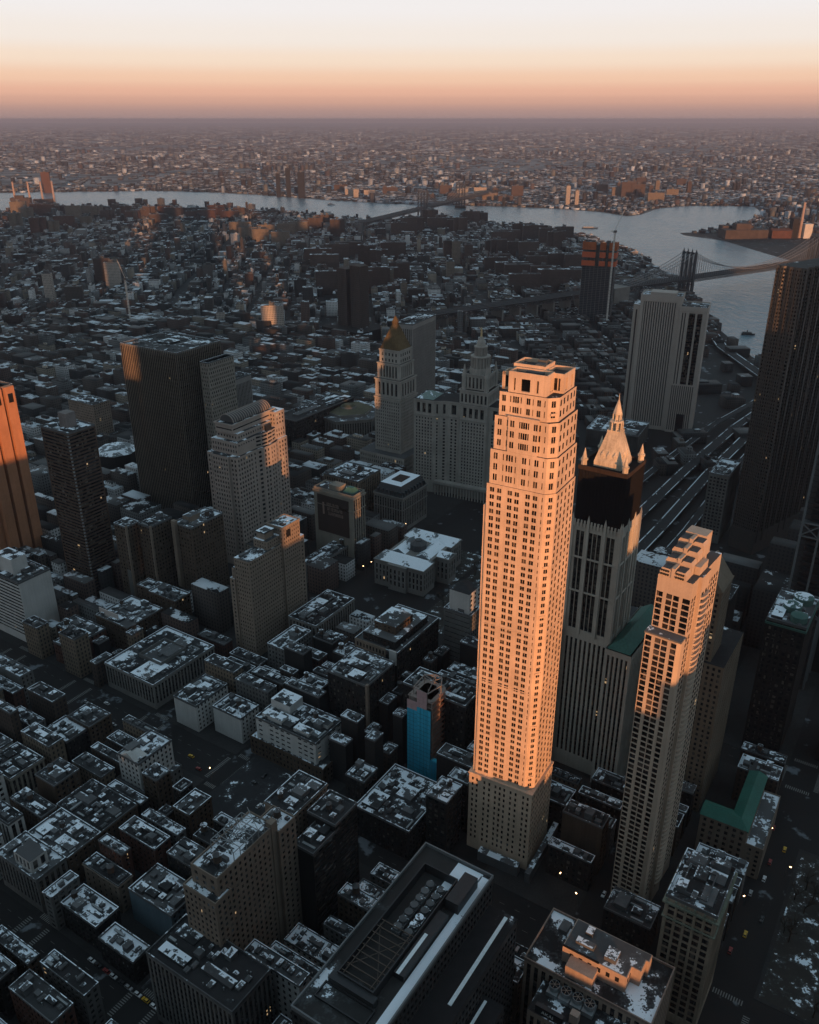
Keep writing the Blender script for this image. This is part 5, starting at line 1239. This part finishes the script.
PEND = []
def label_later(o, desc, x, y, z): PEND.append((o, desc, *project(x, y, z)[:2]))
ORD = ['nearest', 'second', 'third', 'fourth', 'fifth', 'sixth', 'seventh', 'eighth', 'ninth', 'tenth', 'eleventh', 'twelfth']
def flush_labels():
    gr = {}
    for o, d, px, py in PEND:
        n, lx, ly = min(LM, key=lambda l: (l[1]-px)**2+((l[2]-py)*1.2)**2)
        dx, dy = px-lx, py-ly
        if abs(dx) > 1.6*abs(dy): w_ = 'right of' if dx > 0 else 'left of'
        elif abs(dy) > 1.6*abs(dx): w_ = 'below' if dy > 0 else 'beyond'
        else: w_ = ('below' if dy > 0 else 'beyond')+(' right of' if dx > 0 else ' left of')
        gr.setdefault((d, w_, n), []).append((dx*dx+dy*dy, id(o), o))
    for (d, w_, n), l in gr.items():
        l.sort(key=lambda t: t[:2])
        for k, (_, _, o) in enumerate(l):
            o['label'] = f'{d} {w_} the {n}' if len(l) == 1 else (f'{d} {w_} the {n}, {ORD[k]}' + (' to it' if k == 0 else ' nearest') if k < 12 else f'{d} {w_} the {n}, farther off')

# ------------------------------------------------------------------ the small buildings between
FW = dict(red=fillmat('fill_red_brick', (.07, .036, .029)), brown=fillmat('fill_brown_brick', (.055, .042, .034)), tan=fillmat('fill_tan_brick', (.15, .12, .09)),
          grey=fillmat('fill_grey_stone', (.10, .10, .097)), dark=fillmat('fill_sooty_brick', (.019, .018, .0175)), white=fillmat('fill_white_paint', (.33, .33, .32)))
TINT = dict(red=(.062, .042, .036), brown=(.055, .046, .041), tan=(.16, .138, .112), grey=(.10, .102, .103), dark=(.024, .0235, .0235), white=(.34, .34, .34))
def free(cx, cy, hu, hw, ang=GRID, pad=1.0):
    pu, pv0 = EU[0]*cx+EU[1]*cy, EV[0]*cx+EV[1]*cy
    if any(a < pu+hu and pu-hu < b and c < pv0+hw and pv0-hw < d for a, b, c, d in PARKS): return False
    for x, y, a, b, g in ROWS:
        if abs(x-cx)+abs(y-cy) > 260: continue
        r = math.hypot(hu, hw)
        dx, dy = cx-x, cy-y; e = hv(g); f = (-e[1], e[0])
        c = abs(math.cos(R(ang-g))); s = abs(math.sin(R(ang-g)))
        if abs(dx*e[0]+dy*e[1]) < a+hu*c+hw*s+pad and abs(dx*f[0]+dy*f[1]) < b+hu*s+hw*c+pad: return False
    return True
fr_ = random.Random(21)
LOTS = []
def fill_block(u0, u1, v0, v1, hlo, hhi, lots=(11, 24), dark=False):
    rows = [(v0, (v0+v1)/2-.6), ((v0+v1)/2+.6, v1)] if v1-v0 > 34 else [(v0, v1)]
    for va, vb in rows:
        u = u0
        while u < u1-5:
            wd = min(fr_.uniform(*lots), u1-u)
            for tries in range(4):
                d = (vb-va)*fr_.uniform(.86, 1) if tries == 0 else (vb-va)*(.75-.18*tries)
                a, b = (va, va+d) if va == v0 else (vb-d, vb)
                for (ua, ub) in ((u, u+wd-.2), (u, u+wd*.6), (u+wd*.4, u+wd-.2)):
                    cx, cy = uv((ua+ub)/2, (a+b)/2)
                    if free(cx, cy, (ub-ua)/2, (b-a)/2, GRID, .6) and ub-ua > 5 and b-a > 6: break
                else: continue
                px, py, dd = project(cx, cy, 15)
                h = fr_.uniform(hlo, hhi)*(1.0 if fr_.random() < .85 else 1.3)
                if dd > 50 and -60 < px < 880 and -20 < py < 1110:
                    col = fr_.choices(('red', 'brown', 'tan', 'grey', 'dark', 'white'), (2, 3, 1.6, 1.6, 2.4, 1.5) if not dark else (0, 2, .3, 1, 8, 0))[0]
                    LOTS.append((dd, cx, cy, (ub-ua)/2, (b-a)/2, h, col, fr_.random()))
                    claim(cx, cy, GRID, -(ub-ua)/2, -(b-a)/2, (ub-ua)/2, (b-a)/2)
                break
            u += wd
for u0, u1 in US:
    for v0, v1 in VS:
        if u0 >= 500 and v0 < 400 or (u0 >= 640 and v0 < 480): continue
        if (u0, v0) == (164, 261.5) or (u0, v0) == (313, 33) or (u0 == 164 and v0 < 150): pass
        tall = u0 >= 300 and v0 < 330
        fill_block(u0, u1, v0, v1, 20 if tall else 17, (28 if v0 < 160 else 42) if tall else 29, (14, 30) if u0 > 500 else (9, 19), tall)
VS2 = [(v, v+62) for v in range(808, 1500, 74)]
for u0, u1 in US+[(975, 1110), (1125, 1260)]:
    for v0, v1 in VS2: fill_block(u0, u1, v0, v1, 15, 30, (14, 32))
for u0, u1 in ((975, 1110), (1125, 1260)):
    for v0, v1 in VS[6:]: fill_block(u0, u1, v0, v1, 15, 30, (14, 32))
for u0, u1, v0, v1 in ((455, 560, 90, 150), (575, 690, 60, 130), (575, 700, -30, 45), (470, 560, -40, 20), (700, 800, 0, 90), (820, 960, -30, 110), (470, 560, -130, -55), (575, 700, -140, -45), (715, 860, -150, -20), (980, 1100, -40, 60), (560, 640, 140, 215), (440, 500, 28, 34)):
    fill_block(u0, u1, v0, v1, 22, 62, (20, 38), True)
LOTS.sort(key=lambda l: l[0])
NEAR = 150
HW = lambda h: 'low' if h < 17 else ('mid-rise' if h < 27 else 'tall')
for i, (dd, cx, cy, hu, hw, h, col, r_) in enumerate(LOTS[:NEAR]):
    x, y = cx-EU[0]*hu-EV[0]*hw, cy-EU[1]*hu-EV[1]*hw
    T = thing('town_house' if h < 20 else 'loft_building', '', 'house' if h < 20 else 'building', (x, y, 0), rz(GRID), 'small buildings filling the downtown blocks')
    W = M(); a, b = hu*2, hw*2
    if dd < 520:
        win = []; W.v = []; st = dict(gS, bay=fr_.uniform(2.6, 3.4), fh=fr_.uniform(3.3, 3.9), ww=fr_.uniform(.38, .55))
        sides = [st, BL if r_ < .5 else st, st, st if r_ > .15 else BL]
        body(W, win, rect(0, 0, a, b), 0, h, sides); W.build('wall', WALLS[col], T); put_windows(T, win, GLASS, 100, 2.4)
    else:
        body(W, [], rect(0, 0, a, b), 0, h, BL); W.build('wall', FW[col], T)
    snowy = fr_.choice((ROOFS, ROOFS, ROOF, ROOF, ROOFD))
    flat_roof(T, 0, 0, a, b, h, snowy, .8, .4)
    clutter(T, .6, .6, a-.6, b-.6, h-.8, fr_, 9 if dd < 560 else 5, .25)
    cw = dict(red='red-brown', brown='brown', tan='tan', grey='grey', dark='sooty', white='pale')[col]
    rw = {ROOFS.name: 'snow-patched', ROOF.name: 'half-bare', ROOFD.name: 'bare'}[snowy.name]
    label_later(T, f'{HW(h)} {cw} building with {rw} roof', cx, cy, h)

# --- one mesh for the far mass of roofs
BOX = []
def city(cx, cy, hx, hy, ang, h, tint, rnd): BOX.append((cx, cy, hx, hy, ang, h, *tint, rnd))
for dd, cx, cy, hu, hw, h, col, r_ in LOTS[NEAR:]: city(cx, cy, hu, hw, R(90-GRID), h, TINT[col], r_)
MANH = [(-7000, 6000)]+[p for p in RIVER[1:18]]
cr_ = random.Random(77)
G2 = -3.5                                                        # the grid of the old east side
E2 = hv(G2); F2 = (-E2[1], E2[0])
def shore(x, y):                                                 # on the near side of the river?
    return not inpoly(x, y, RIVER)
nearshore = [p for p in RIVER[:23]]
def on_manhattan(x, y):
    if inpoly(x, y, RIVER): return False
    # compare with the shore line along the ray from the camera
    best = None
    for (x0, y0), (x1, y1) in zip(nearshore, nearshore[1:]):
        d = (x1-x0)*y-(y1-y0)*x
        if abs(d) < 1e-6: continue
        t_ = (x1-x0)*y0-(y1-y0)*x0; s = t_/d
        if s > 0:
            px, py = x*s, y*s
            if min(x0, x1)-1 <= px <= max(x0, x1)+1 and min(y0, y1)-1 <= py <= max(y0, y1)+1: best = s if best is None else min(best, s)
    return best is None or best > 1.012
u = 700.0
BANDS = []
while u < 5600:
    d = cr_.uniform(52, 62); BANDS.append((u, u+d)); u += d+cr_.choice((13, 13, 13, 22))
for b0, b1 in BANDS:
    v = -3200.0
    while v < 4200:
        kk = int((v+3200)/88)
        if kk != int((v+3200+17)/88): v += 36 if kk % 4 == 0 else 19; continue
        wd = cr_.uniform(7, 17) if cr_.random() < .84 else cr_.uniform(18, 38)
        for a, b in ((b0, (b0+b1)/2-2), ((b0+b1)/2+2, b1)):
            dep = (b-a)*cr_.uniform(.7, 1)
            uu = a+dep/2 if a == b0 else b-dep/2
            x, y = E2[0]*uu+F2[0]*(v+wd/2), E2[1]*uu+F2[1]*(v+wd/2)
            if y < 880: continue
            px, py, dd = project(x, y, 15)
            if not (-40 < px < 860) or cr_.random() < .06 or not on_manhattan(x, y): continue
            if EU[0]*x+EU[1]*y < 975 and 290 < EV[0]*x+EV[1]*y < 800 and dd < 1300: continue
            if 270 < px < 345 and False: continue
            k = cr_.random(); h = cr_.uniform(11, 20) if k < .80 else (cr_.uniform(20, 30) if k < .972 else cr_.uniform(30, 52))
            if px > 485 and y > 1500: h = min(h, 17)
            dim = px > 535 and y < 2100
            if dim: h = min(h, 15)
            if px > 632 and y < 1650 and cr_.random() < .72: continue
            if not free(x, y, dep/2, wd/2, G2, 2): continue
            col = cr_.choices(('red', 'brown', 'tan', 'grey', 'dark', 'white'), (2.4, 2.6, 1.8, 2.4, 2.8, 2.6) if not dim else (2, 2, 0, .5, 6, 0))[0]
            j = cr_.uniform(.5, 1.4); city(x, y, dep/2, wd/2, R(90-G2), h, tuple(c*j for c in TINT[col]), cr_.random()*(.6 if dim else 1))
        v += wd
d = 3300.0                                                       # across the river, coarser with distance
while d < 52000:
    s = max(21.0, d*.0058) if d < 12000 else d*.0075
    x = -.54*d
    while x < .56*d:
        X, Y = x+cr_.uniform(-.3, .3)*s, d+cr_.uniform(-.3, .3)*s
        x += s
        if X > 800 and Y > 2200 or Y > 3600:
            if inpoly(X, Y, RIVER) or on_manhattan(X, Y) or cr_.random() < .1: continue
            if inpoly(X+25, Y, RIVER) or inpoly(X-25, Y-25, RIVER): continue
            gx = math.sin(X*.0009+1.3+.7*math.sin(Y*.0006))*math.sin(Y*.0008+.4+.6*math.sin(X*.0007))+.6*math.sin(X*.0031+Y*.0004)*math.sin(Y*.0023)
            if (gx > .5 and cr_.random() < .85) or (d > 6000 and cr_.random() < .22): continue
            k = cr_.random(); h = cr_.uniform(5, 10) if k < .93 else (cr_.uniform(10, 20) if k < .988 else cr_.uniform(24, 46))
            hx, hy = s*cr_.uniform(.2, .62), s*cr_.uniform(.2, .45)
            if h > 24: hx = min(hx, 26); hy = min(hy, 14)
            if gx < -.4 and h < 10: hx *= 1.6; hy *= 1.4
            if math.sin(X*.0021+4)*math.sin(Y*.0017+1) > .72 and cr_.random() < .3: h = cr_.uniform(18, 42); hx = min(hx, 22); hy = min(hy, 12)
            col = cr_.choices(('red', 'brown', 'tan', 'grey', 'dark', 'white'), (2.6, 2.4, 2.2, 2, 3, 2.4 if gx > -.4 else 6))[0]
            j = cr_.uniform(.45, 1.75); city(X, Y, hx, hy, R(63+cr_.choice((0, 0, 20))), h, tuple(c*j*k_ for c, k_ in zip(TINT[col], (.84, 1.0, 1.16))), cr_.random()**1.2)
    d += s
for bx in list(BOX):
    if bx[1] < 4200 and bx[1] > 800 and cr_.random() < .55:
        hx, hy = bx[2]*cr_.uniform(.2, .5), bx[3]*cr_.uniform(.2, .5); ox, oy = cr_.uniform(-.4, .4)*bx[2], cr_.uniform(-.4, .4)*bx[3]
        ca_, sa_ = math.cos(bx[4]), math.sin(bx[4]); j = cr_.choice((.5, 1, 2.2))
        city(bx[0]+ca_*ox-sa_*oy, bx[1]+sa_*ox+ca_*oy, hx, hy, bx[4], bx[5]+cr_.uniform(1.8, 4.5), tuple(min(.45, c*j) for c in bx[6:9]), cr_.random())
B = np.array(BOX); N = len(B)
c, s = np.cos(B[:, 4]), np.sin(B[:, 4])
V = np.zeros((N, 8, 3)); sgn = [(-1, -1), (1, -1), (1, 1), (-1, 1)]
for k, (a, b) in enumerate(sgn):
    for z in (0, 1):
        V[:, k+4*z, 0] = B[:, 0]+c*a*B[:, 2]-s*b*B[:, 3]; V[:, k+4*z, 1] = B[:, 1]+s*a*B[:, 2]+c*b*B[:, 3]; V[:, k+4*z, 2] = B[:, 5]*z
F = np.array([[0, 1, 5, 4], [1, 2, 6, 5], [2, 3, 7, 6], [3, 0, 4, 7], [4, 5, 6, 7]])
FI = (np.arange(N)[:, None, None]*8+F[None]).reshape(-1)
me = bpy.data.meshes.new('distant_city'); me.vertices.add(N*8); me.vertices.foreach_set('co', V.reshape(-1))
me.loops.add(N*20); me.loops.foreach_set('vertex_index', FI.astype(np.int32)); me.polygons.add(N*5)
me.polygons.foreach_set('loop_start', (np.arange(N*5)*4).astype(np.int32)); me.polygons.foreach_set('loop_total', np.full(N*5, 4, np.int32))
me.update(calc_edges=True)
at = me.attributes.new('tint', 'FLOAT_COLOR', 'FACE'); tv = np.ones((N, 5, 4)); tv[:, :, :3] = B[:, None, 6:9]; at.data.foreach_set('color', tv.reshape(-1))
at = me.attributes.new('rnd', 'FLOAT', 'FACE'); at.data.foreach_set('value', np.repeat(B[:, 9], 5))
me.materials.append(citymat('city_blocks')); me.validate()
o = bpy.data.objects.new('distant_city', me); COL.objects.link(o); o['kind'] = 'stuff'
print('CITY', N, 'LOTS', len(LOTS))

# --- brick housing slabs by the river and other single towers of the middle distance
HM = dict(brown=fillmat('housing_brown', (.072, .054, .048)), tan=fillmat('housing_tan', (.16, .135, .11)), red=fillmat('housing_red', (.10, .055, .043)), dark=fillmat('housing_dark', (.06, .045, .04)), slate=fillmat('housing_shade_dark', (.016, .02, .026)), pale=fillmat('housing_pale', (.34, .31, .28)))  # slate: shade on the far-bank towers put into their wall colour
PROTO = {}
def housing(kind, col):
    if (kind, col) not in PROTO:
        q = M()
        if kind == 'cross': q.prism([(-6, -22), (6, -22), (6, -7), (18, -7), (18, 7), (6, 7), (6, 22), (-6, 22), (-6, 7), (-18, 7), (-18, -7), (-6, -7)], 0, 1)
        elif kind == 'slab': q.prism([(-7, -30), (7, -30), (7, -6), (10, -6), (10, 6), (7, 6), (7, 30), (-7, 30)], 0, 1)
        else: q.prism(rect(-11, -11, 11, 11), 0, 1)
        p = M(); p.box(-5, -5, 0, 5, 5, 6); p.box(-2, 2, 6, 2, 5, 8)
        r = M(); r.v = [(x, y, .0) for x, y in [v[:2] for v in q.v[:len(q.v)//2]]]; r.f = [tuple(range(len(r.v)))]; r.m = [0]
        PROTO[kind, col] = (q.mesh('wall', HM[col]), p.mesh('bulkhead', UNIT), r.mesh('roof', ROOF))
    return PROTO[kind, col]
hr = random.Random(5)
def housing_at(px, py, kind, col, h, ang=None, scale=1.0, desc=None, group='brick housing towers'):
    # base point on the ground seen at that direction from the observation deck
    dx, dy = (px-409.5)/FPX, (512-py)/FPX
    r = Vector((dx, math.cos(PITCH)+dy*math.sin(PITCH), -math.sin(PITCH)+dy*math.cos(PITCH))); t_ = -380/r.z
    x, y = r.x*t_, r.y*t_
    wm, bm_, rm_ = housing(kind, col)
    T = thing('housing_tower', '', 'apartment tower', (x, y, 0), R(90-G2 if ang is None else ang), group)
    inst('wall', wm, T, (0, 0, 0), (scale, scale, h)); inst('roof', rm_, T, (0, 0, h+.05), (scale, scale, 1)); inst('bulkhead', bm_, T, (0, 0, h))
    label_later(T, desc or f"{dict(brown='brown', tan='tan', red='red', dark='dark', pale='pale', slate='slate')[col]} {dict(cross='cross-shaped', slab='slab-shaped', block='square')[kind]} {'high-rise' if h > 55 else 'housing'} block", x, y, h)
for x0, x1, y0, y1, n, kinds, cols, hlo, hhi in (
        (14, 98, 216, 238, 13, ('cross', 'slab'), ('red', 'red', 'brown', 'tan'), 45, 75), (105, 240, 214, 226, 18, ('cross', 'slab'), ('brown', 'red', 'brown'), 38, 55), (238, 302, 236, 246, 7, ('slab',), ('tan', 'tan'), 45, 55),
        (300, 338, 226, 236, 5, ('cross',), ('brown', 'dark'), 45, 60), (316, 402, 256, 296, 13, ('slab', 'cross'), ('dark', 'brown', 'dark'), 45, 62), (395, 482, 224, 240, 15, ('cross', 'slab'), ('brown', 'dark'), 48, 66),
        (488, 568, 240, 262, 13, ('cross', 'slab'), ('brown', 'brown', 'dark'), 42, 62), (492, 580, 266, 298, 14, ('slab',), ('dark', 'brown'), 36, 50), (440, 470, 255, 275, 3, ('block',), ('tan', 'brown'), 50, 70), (430, 520, 196, 203, 9, ('slab', 'block'), ('brown', 'tan', 'pale'), 30, 62), (590, 690, 186, 199, 11, ('slab', 'block'), ('brown', 'dark', 'tan'), 34, 66), (330, 400, 190, 199, 6, ('slab', 'block'), ('brown', 'pale'), 26, 48)):
    for k in range(n):
        housing_at(x0+(x1-x0)*(k+hr.random())/n, hr.uniform(y0, y1), hr.choice(kinds), hr.choice(cols), hr.uniform(hlo, hhi), None, hr.uniform(.95, 1.3))
for px, py, kind, col, h, sc, ds in ((52, 305, 'block', 'pale', 70, .8, 'slim pale apartment tower catching a streak of sun'), (106, 288, 'slab', 'dark', 72, .7, 'dark flat-topped pair tower'), (115, 290, 'slab', 'pale', 66, .6, 'pale flat-topped pair tower'), (274, 338, 'slab', 'pale', 62, .7, 'blue-white windowless slab tower'),
                                     (450, 282, 'block', 'tan', 52, .9, 'square sunlit tan tower'), (452, 330, 'block', 'pale', 30, .8, 'pale block by the snowy roofs'), (404, 300, 'block', 'tan', 40, .6, 'small sunlit tan tower'), (222, 330, 'block', 'pale', 36, .7, 'white boxy tower'), (279, 197, 'block', 'slate', 118, 1.0, 'tall dark tower on the far bank'),
                                     (289, 197, 'block', 'slate', 145, 1.1, 'taller dark tower on the far bank'), (302, 198, 'block', 'slate', 128, 1.6, 'broad dark tower on the far bank'), (567, 206, 'block', 'pale', 92, .9, 'tall pale tower on the far bank'), (576, 206, 'block', 'pale', 70, .8, 'shorter pale tower on the far bank'),
                                     (627, 198, 'slab', 'brown', 80, 1.2, 'brown tower over the far bank'), (637, 198, 'slab', 'brown', 70, 1.2, 'squat brown tower over the far bank'), (655, 202, 'slab', 'tan', 45, 1.4, 'wide sunlit tan block on the far bank'), (48, 193, 'slab', 'red', 110, .8, 'slim red tower behind the chimneys')):
    housing_at(px, py, kind, col, h, None, sc, ds, 'single towers of the middle distance')
flush_labels()

# ------------------------------------------------------------------ cars, trees, street lamps
def car_meshes(col):
    q = M(); q.prism(rect(-2.2, -.88, 2.2, .88), .35, .95, 0, None, rect(-2.15, -.85, 2.15, .85), True); q.prism(rect(-2.05, -.8, 2.1, .8), .95, 1.0); bm_ = q.mesh('body', plain('car_'+col[0], col[1], .3, .1))
    q = M(); q.prism(rect(-1.9, -.8, .95, .8), 1.0, 1.5, 0, None, rect(-1.5, -.66, .3, .66)); cm = q.mesh('cabin', GLASS2)
    q = M(); q.box(-1.45, -.62, 1.505, .25, .62, 1.54); rf_ = q.mesh('roof', plain('car_'+col[0], col[1], .3, .1))
    return bm_, cm, rf_
q = M(); q.bar((0, -.11, 0), (0, .11, 0), .1)
def wheel():
    q = M(); n = 10
    for k in range(n):
        a, b = 2*math.pi*k/n, 2*math.pi*(k+1)/n
        q.quad((.34*math.cos(a), -.11, .34*math.sin(a)), (.34*math.cos(b), -.11, .34*math.sin(b)), (.34*math.cos(b), .11, .34*math.sin(b)), (.34*math.cos(a), .11, .34*math.sin(a)))
    for s in (-.11, .11): q.poly([(.34*math.cos(2*math.pi*k/n), s, .34*math.sin(2*math.pi*k/n)) for k in range(n)])
    return q.mesh('wheel', plain('tyre', (.015, .015, .015), .8))
WH = wheel()
CC = {c[0]: car_meshes(c) for c in (('white', (.62, .63, .64)), ('silver', (.35, .36, .37)), ('dark', (.03, .032, .035)), ('red', (.25, .03, .025)), ('yellow', (.55, .33, .02)))}
q = M(); q.box(-1.95, -.7, 1.0, -1.94, .7, 1.01)
CARN = {}
def car(u, v, along_v, col, place):
    x, y = uv(u, v)
    T = thing('parked_car', '', 'car', (x, y, .01), rz(GRID)+(math.pi/2 if along_v else 0)+(math.pi if random.random() < .5 else 0), 'cars in the streets')
    b_, c_, r_ = CC[col]
    inst('body', b_, T, (0, 0, 0)); inst('cabin', c_, T, (0, 0, 0)); inst('roof', r_, T, (0, 0, 0))
    for a in (-1.4, 1.4):
        for s in (-.8, .8): inst('wheel', WH, T, (a, s, .34))
    CARN.setdefault((col, place), []).append(T)
kr = random.Random(15)
cols_ = ('white', 'white', 'silver', 'dark', 'dark', 'yellow', 'red', 'silver')
for k in range(9): car(162.0, 294-k*5.6-kr.random(), True, cols_[(k*3) % 8 if k % 3 else 0], 'in the row below the snow-square roof, lower left')
for k in range(7): car(146.5, 345+k*6.3+kr.random(), True, kr.choice(cols_), 'at the kerb by the crossroads, left edge')
for k in range(9): car(kr.choice((290, 296, 303)), 345+k*17+kr.uniform(0, 8), True, kr.choice(cols_), 'in the avenue beside the white gabled block')
for k in range(9): car(kr.uniform(256, 312), kr.uniform(264, 326), k % 2, kr.choice(cols_), 'in the lot by the white side walls')
for k in range(8): car(338+k*9+kr.uniform(0, 4), kr.choice((90, 95, 99)), False, kr.choice(cols_), 'in the side street below the balcony tower')
for k in range(8): car(340+k*14, kr.choice((20, 25, 29)), False, kr.choice(cols_), 'in the street beside the snowy yard')
for (col, place), l in CARN.items():
    for k, T in enumerate(l):
        T['label'] = f"{col} car {place}" if len(l) == 1 else f"{col} car {place}, {ORD[k]} along" if k else f"{col} car {place}, first along"
# bare winter trees
BARK = wallmat('bark', (.045, .037, .03), .3)
def tree_meshes(seed):
    r = random.Random(seed); tr = M(); cr2 = M()
    def seg(mesh, a, b, r0, r1):
        d = (b-a).normalized(); n1 = d.orthogonal().normalized(); n2 = d.cross(n1); i = len(mesh.v); n = 5
        for p, rad in ((a, r0), (b, r1)):
            for k in range(n): mesh.v.append(tuple(p+(n1*math.cos(2*math.pi*k/n)+n2*math.sin(2*math.pi*k/n))*rad))
        for k in range(n): j = (k+1) % n; mesh.f.append((i+k, i+j, i+n+j, i+n+k)); mesh.m.append(0)
    def grow(p, d, L, rad, lv):
        e = p+d*L; seg(tr if lv < 2 else cr2, p, e, rad, rad*.65)
        if lv >= 5: return
        for k in range(3 if lv < 4 else 2):
            nd = (d+Vector((r.uniform(-1, 1), r.uniform(-1, 1), r.uniform(-.25, .6)))*.75).normalized(); grow(p+d*L*(.6+.4*r.random()), nd, L*r.uniform(.62, .82), rad*.6, lv+1)
    grow(Vector((0, 0, 0)), Vector((0, 0, 1)), 5.4, .42, 0)
    return tr.mesh('trunk', BARK), cr2.mesh('crown', BARK)
TM = [tree_meshes(k) for k in range(3)]
tk = random.Random(31); TL = []
def tree(x, y, s, place):
    T = thing('bare_tree', '', 'tree', (x, y, .1), tk.uniform(0, 6), 'bare winter trees'); a, b = tk.choice(TM)
    inst('trunk', a, T, (0, 0, 0), (s, s, s)); inst('crown', b, T, (0, 0, 0), (s, s, s)); TL.append((T, place, project(x, y, 5)))
for k in range(36):
    x, y = uv(tk.uniform(322, 428), tk.uniform(-72, 9)); tree(x, y, tk.uniform(.8, 1.25), 'in the snowy yard at lower right')
for k in range(22):
    x, y = uv(tk.uniform(512, 640), tk.uniform(250, 330)); tree(x, y, tk.uniform(.8, 1.3), 'in the dark park by the old courthouse')
PLT = {}
for T, place, (px, py, _) in TL: PLT.setdefault(place, []).append((px, T))
for place, l in PLT.items():
    l.sort(key=lambda t_: t_[0])
    for k, (_, T) in enumerate(l): T['label'] = f'bare leafless tree {place}, number {k+1} from the left'
lamp_pole = M(); lamp_pole.cyl(0, 0, 0, 8, .12, .08, 6); lamp_pole.bar((0, 0, 8), (1.8, 0, 8.4), .1); LPM = lamp_pole.mesh('pole', DMETAL)
q = M(); q.box(1.3, -.25, 8.2, 2.3, .25, 8.42); LHM = q.mesh('lamp_head', plain('lit_lamp', (.9, .6, .3), .5, 0, .5, ((1, .62, .28), 7)))
LL = []
for k, (u, v) in enumerate(((330, 118), (323, 104), (560, 412), (572, 412), (584, 412), (596, 412), (608, 412), (287, 336), (170, 328), (372, 30), (430, 30), (404, 16), (640, 416), (655, 430), (283, 408), (318, 560), (345, 566), (300, 600), (492, 300), (492, 250), (456, 120))):
    T = thing('street_lamp', '', 'lamp', (*uv(u, v), .12), rz(GRID)+k, 'lit street lamps'); inst('pole', LPM, T, (0, 0, 0)); inst('lamp_head', LHM, T, (0, 0, 0)); p = project(*uv(u, v), 8); LL.append((p, T))
for p, T in LL: PEND.clear()
PEND.clear()
for p, T in LL: PEND.append((T, 'lit warm street lamp', p[0], p[1]))
flush_labels()

# ------------------------------------------------------------------ unseen towers invented behind the observation deck and sized to throw the long shadows
S2 = hv(SUN_H); P2 = (-S2[1], S2[0])
SK = plain('added_tower_glass', (.06, .07, .08), .2)
for k, (q0, q1, l0, H, lab) in enumerate(((-720, -480, 150, 360, 'wide glass tower'), (-479.5, -240.5, 150, 360, 'broad glass tower'), (-240, -164, 150, 170.5, 'shorter glass tower'), (-163.5, -91, 150, 340.5, 'square glass tower'), (-90.5, -76, 150, 214.5, 'thin stone tower'), (-75, 38, 14, 386, 'tallest glass tower'), (38.5, 58, 80, 128.6, 'low stone tower'), (58.5, 74, 150, 340.5, 'slim glass tower'), (74.5, 82, 150, 131.5, 'low brick tower'), (82.5, 99.5, 150, 340.5, 'slender glass tower'), (100, 112.5, 150, 132.5, 'narrow office tower'), (113, 164, 150, 82.5, 'low office block'), (164.5, 184, 150, 158.5, 'copper roofed tower'), (184.5, 215, 150, 178.5, 'granite tower'), (215.5, 230.5, 150, 192.5, 'narrow stone tower'), (231, 345, 150, 350.5, 'big glass tower'), (345.5, 480, 160, 270.2, 'twin glass tower'), (480.5, 700, 160, 341.2, 'far right glass tower'), (700.5, 1250, 160, 341.2, 'row of far glass towers'))):
    dp = 50
    ang = math.atan2(P2[1], P2[0])
    T = thing('added_shadow_tower', f'{lab} added behind the viewpoint, outside the picture, to cast shadow', 'skyscraper', (S2[0]*(l0+k*.7)+P2[0]*q0, S2[1]*(l0+k*.7)+P2[1]*q0, 0), ang)
    # local x runs along +q, local y towards minus the sun direction side
    q = M(); w_ = q1-q0+.9; sy = -1 if (P2[0]*S2[1]-P2[1]*S2[0]) < 0 else 1
    ya, yb = (0, dp) if sy > 0 else (-dp, 0)
    q.box(0, ya, 0, w_, yb, H)
    n = int(w_/6)
    for i in range(n): q.box(i*6+.2, ya-.4, 0, i*6+.8, ya, H-.6); q.box(i*6+.2, yb, 0, i*6+.8, yb+.4, H-.6)
    q.build('wall', fillmat('added_tower_wall', (.12, .12, .125)), T)
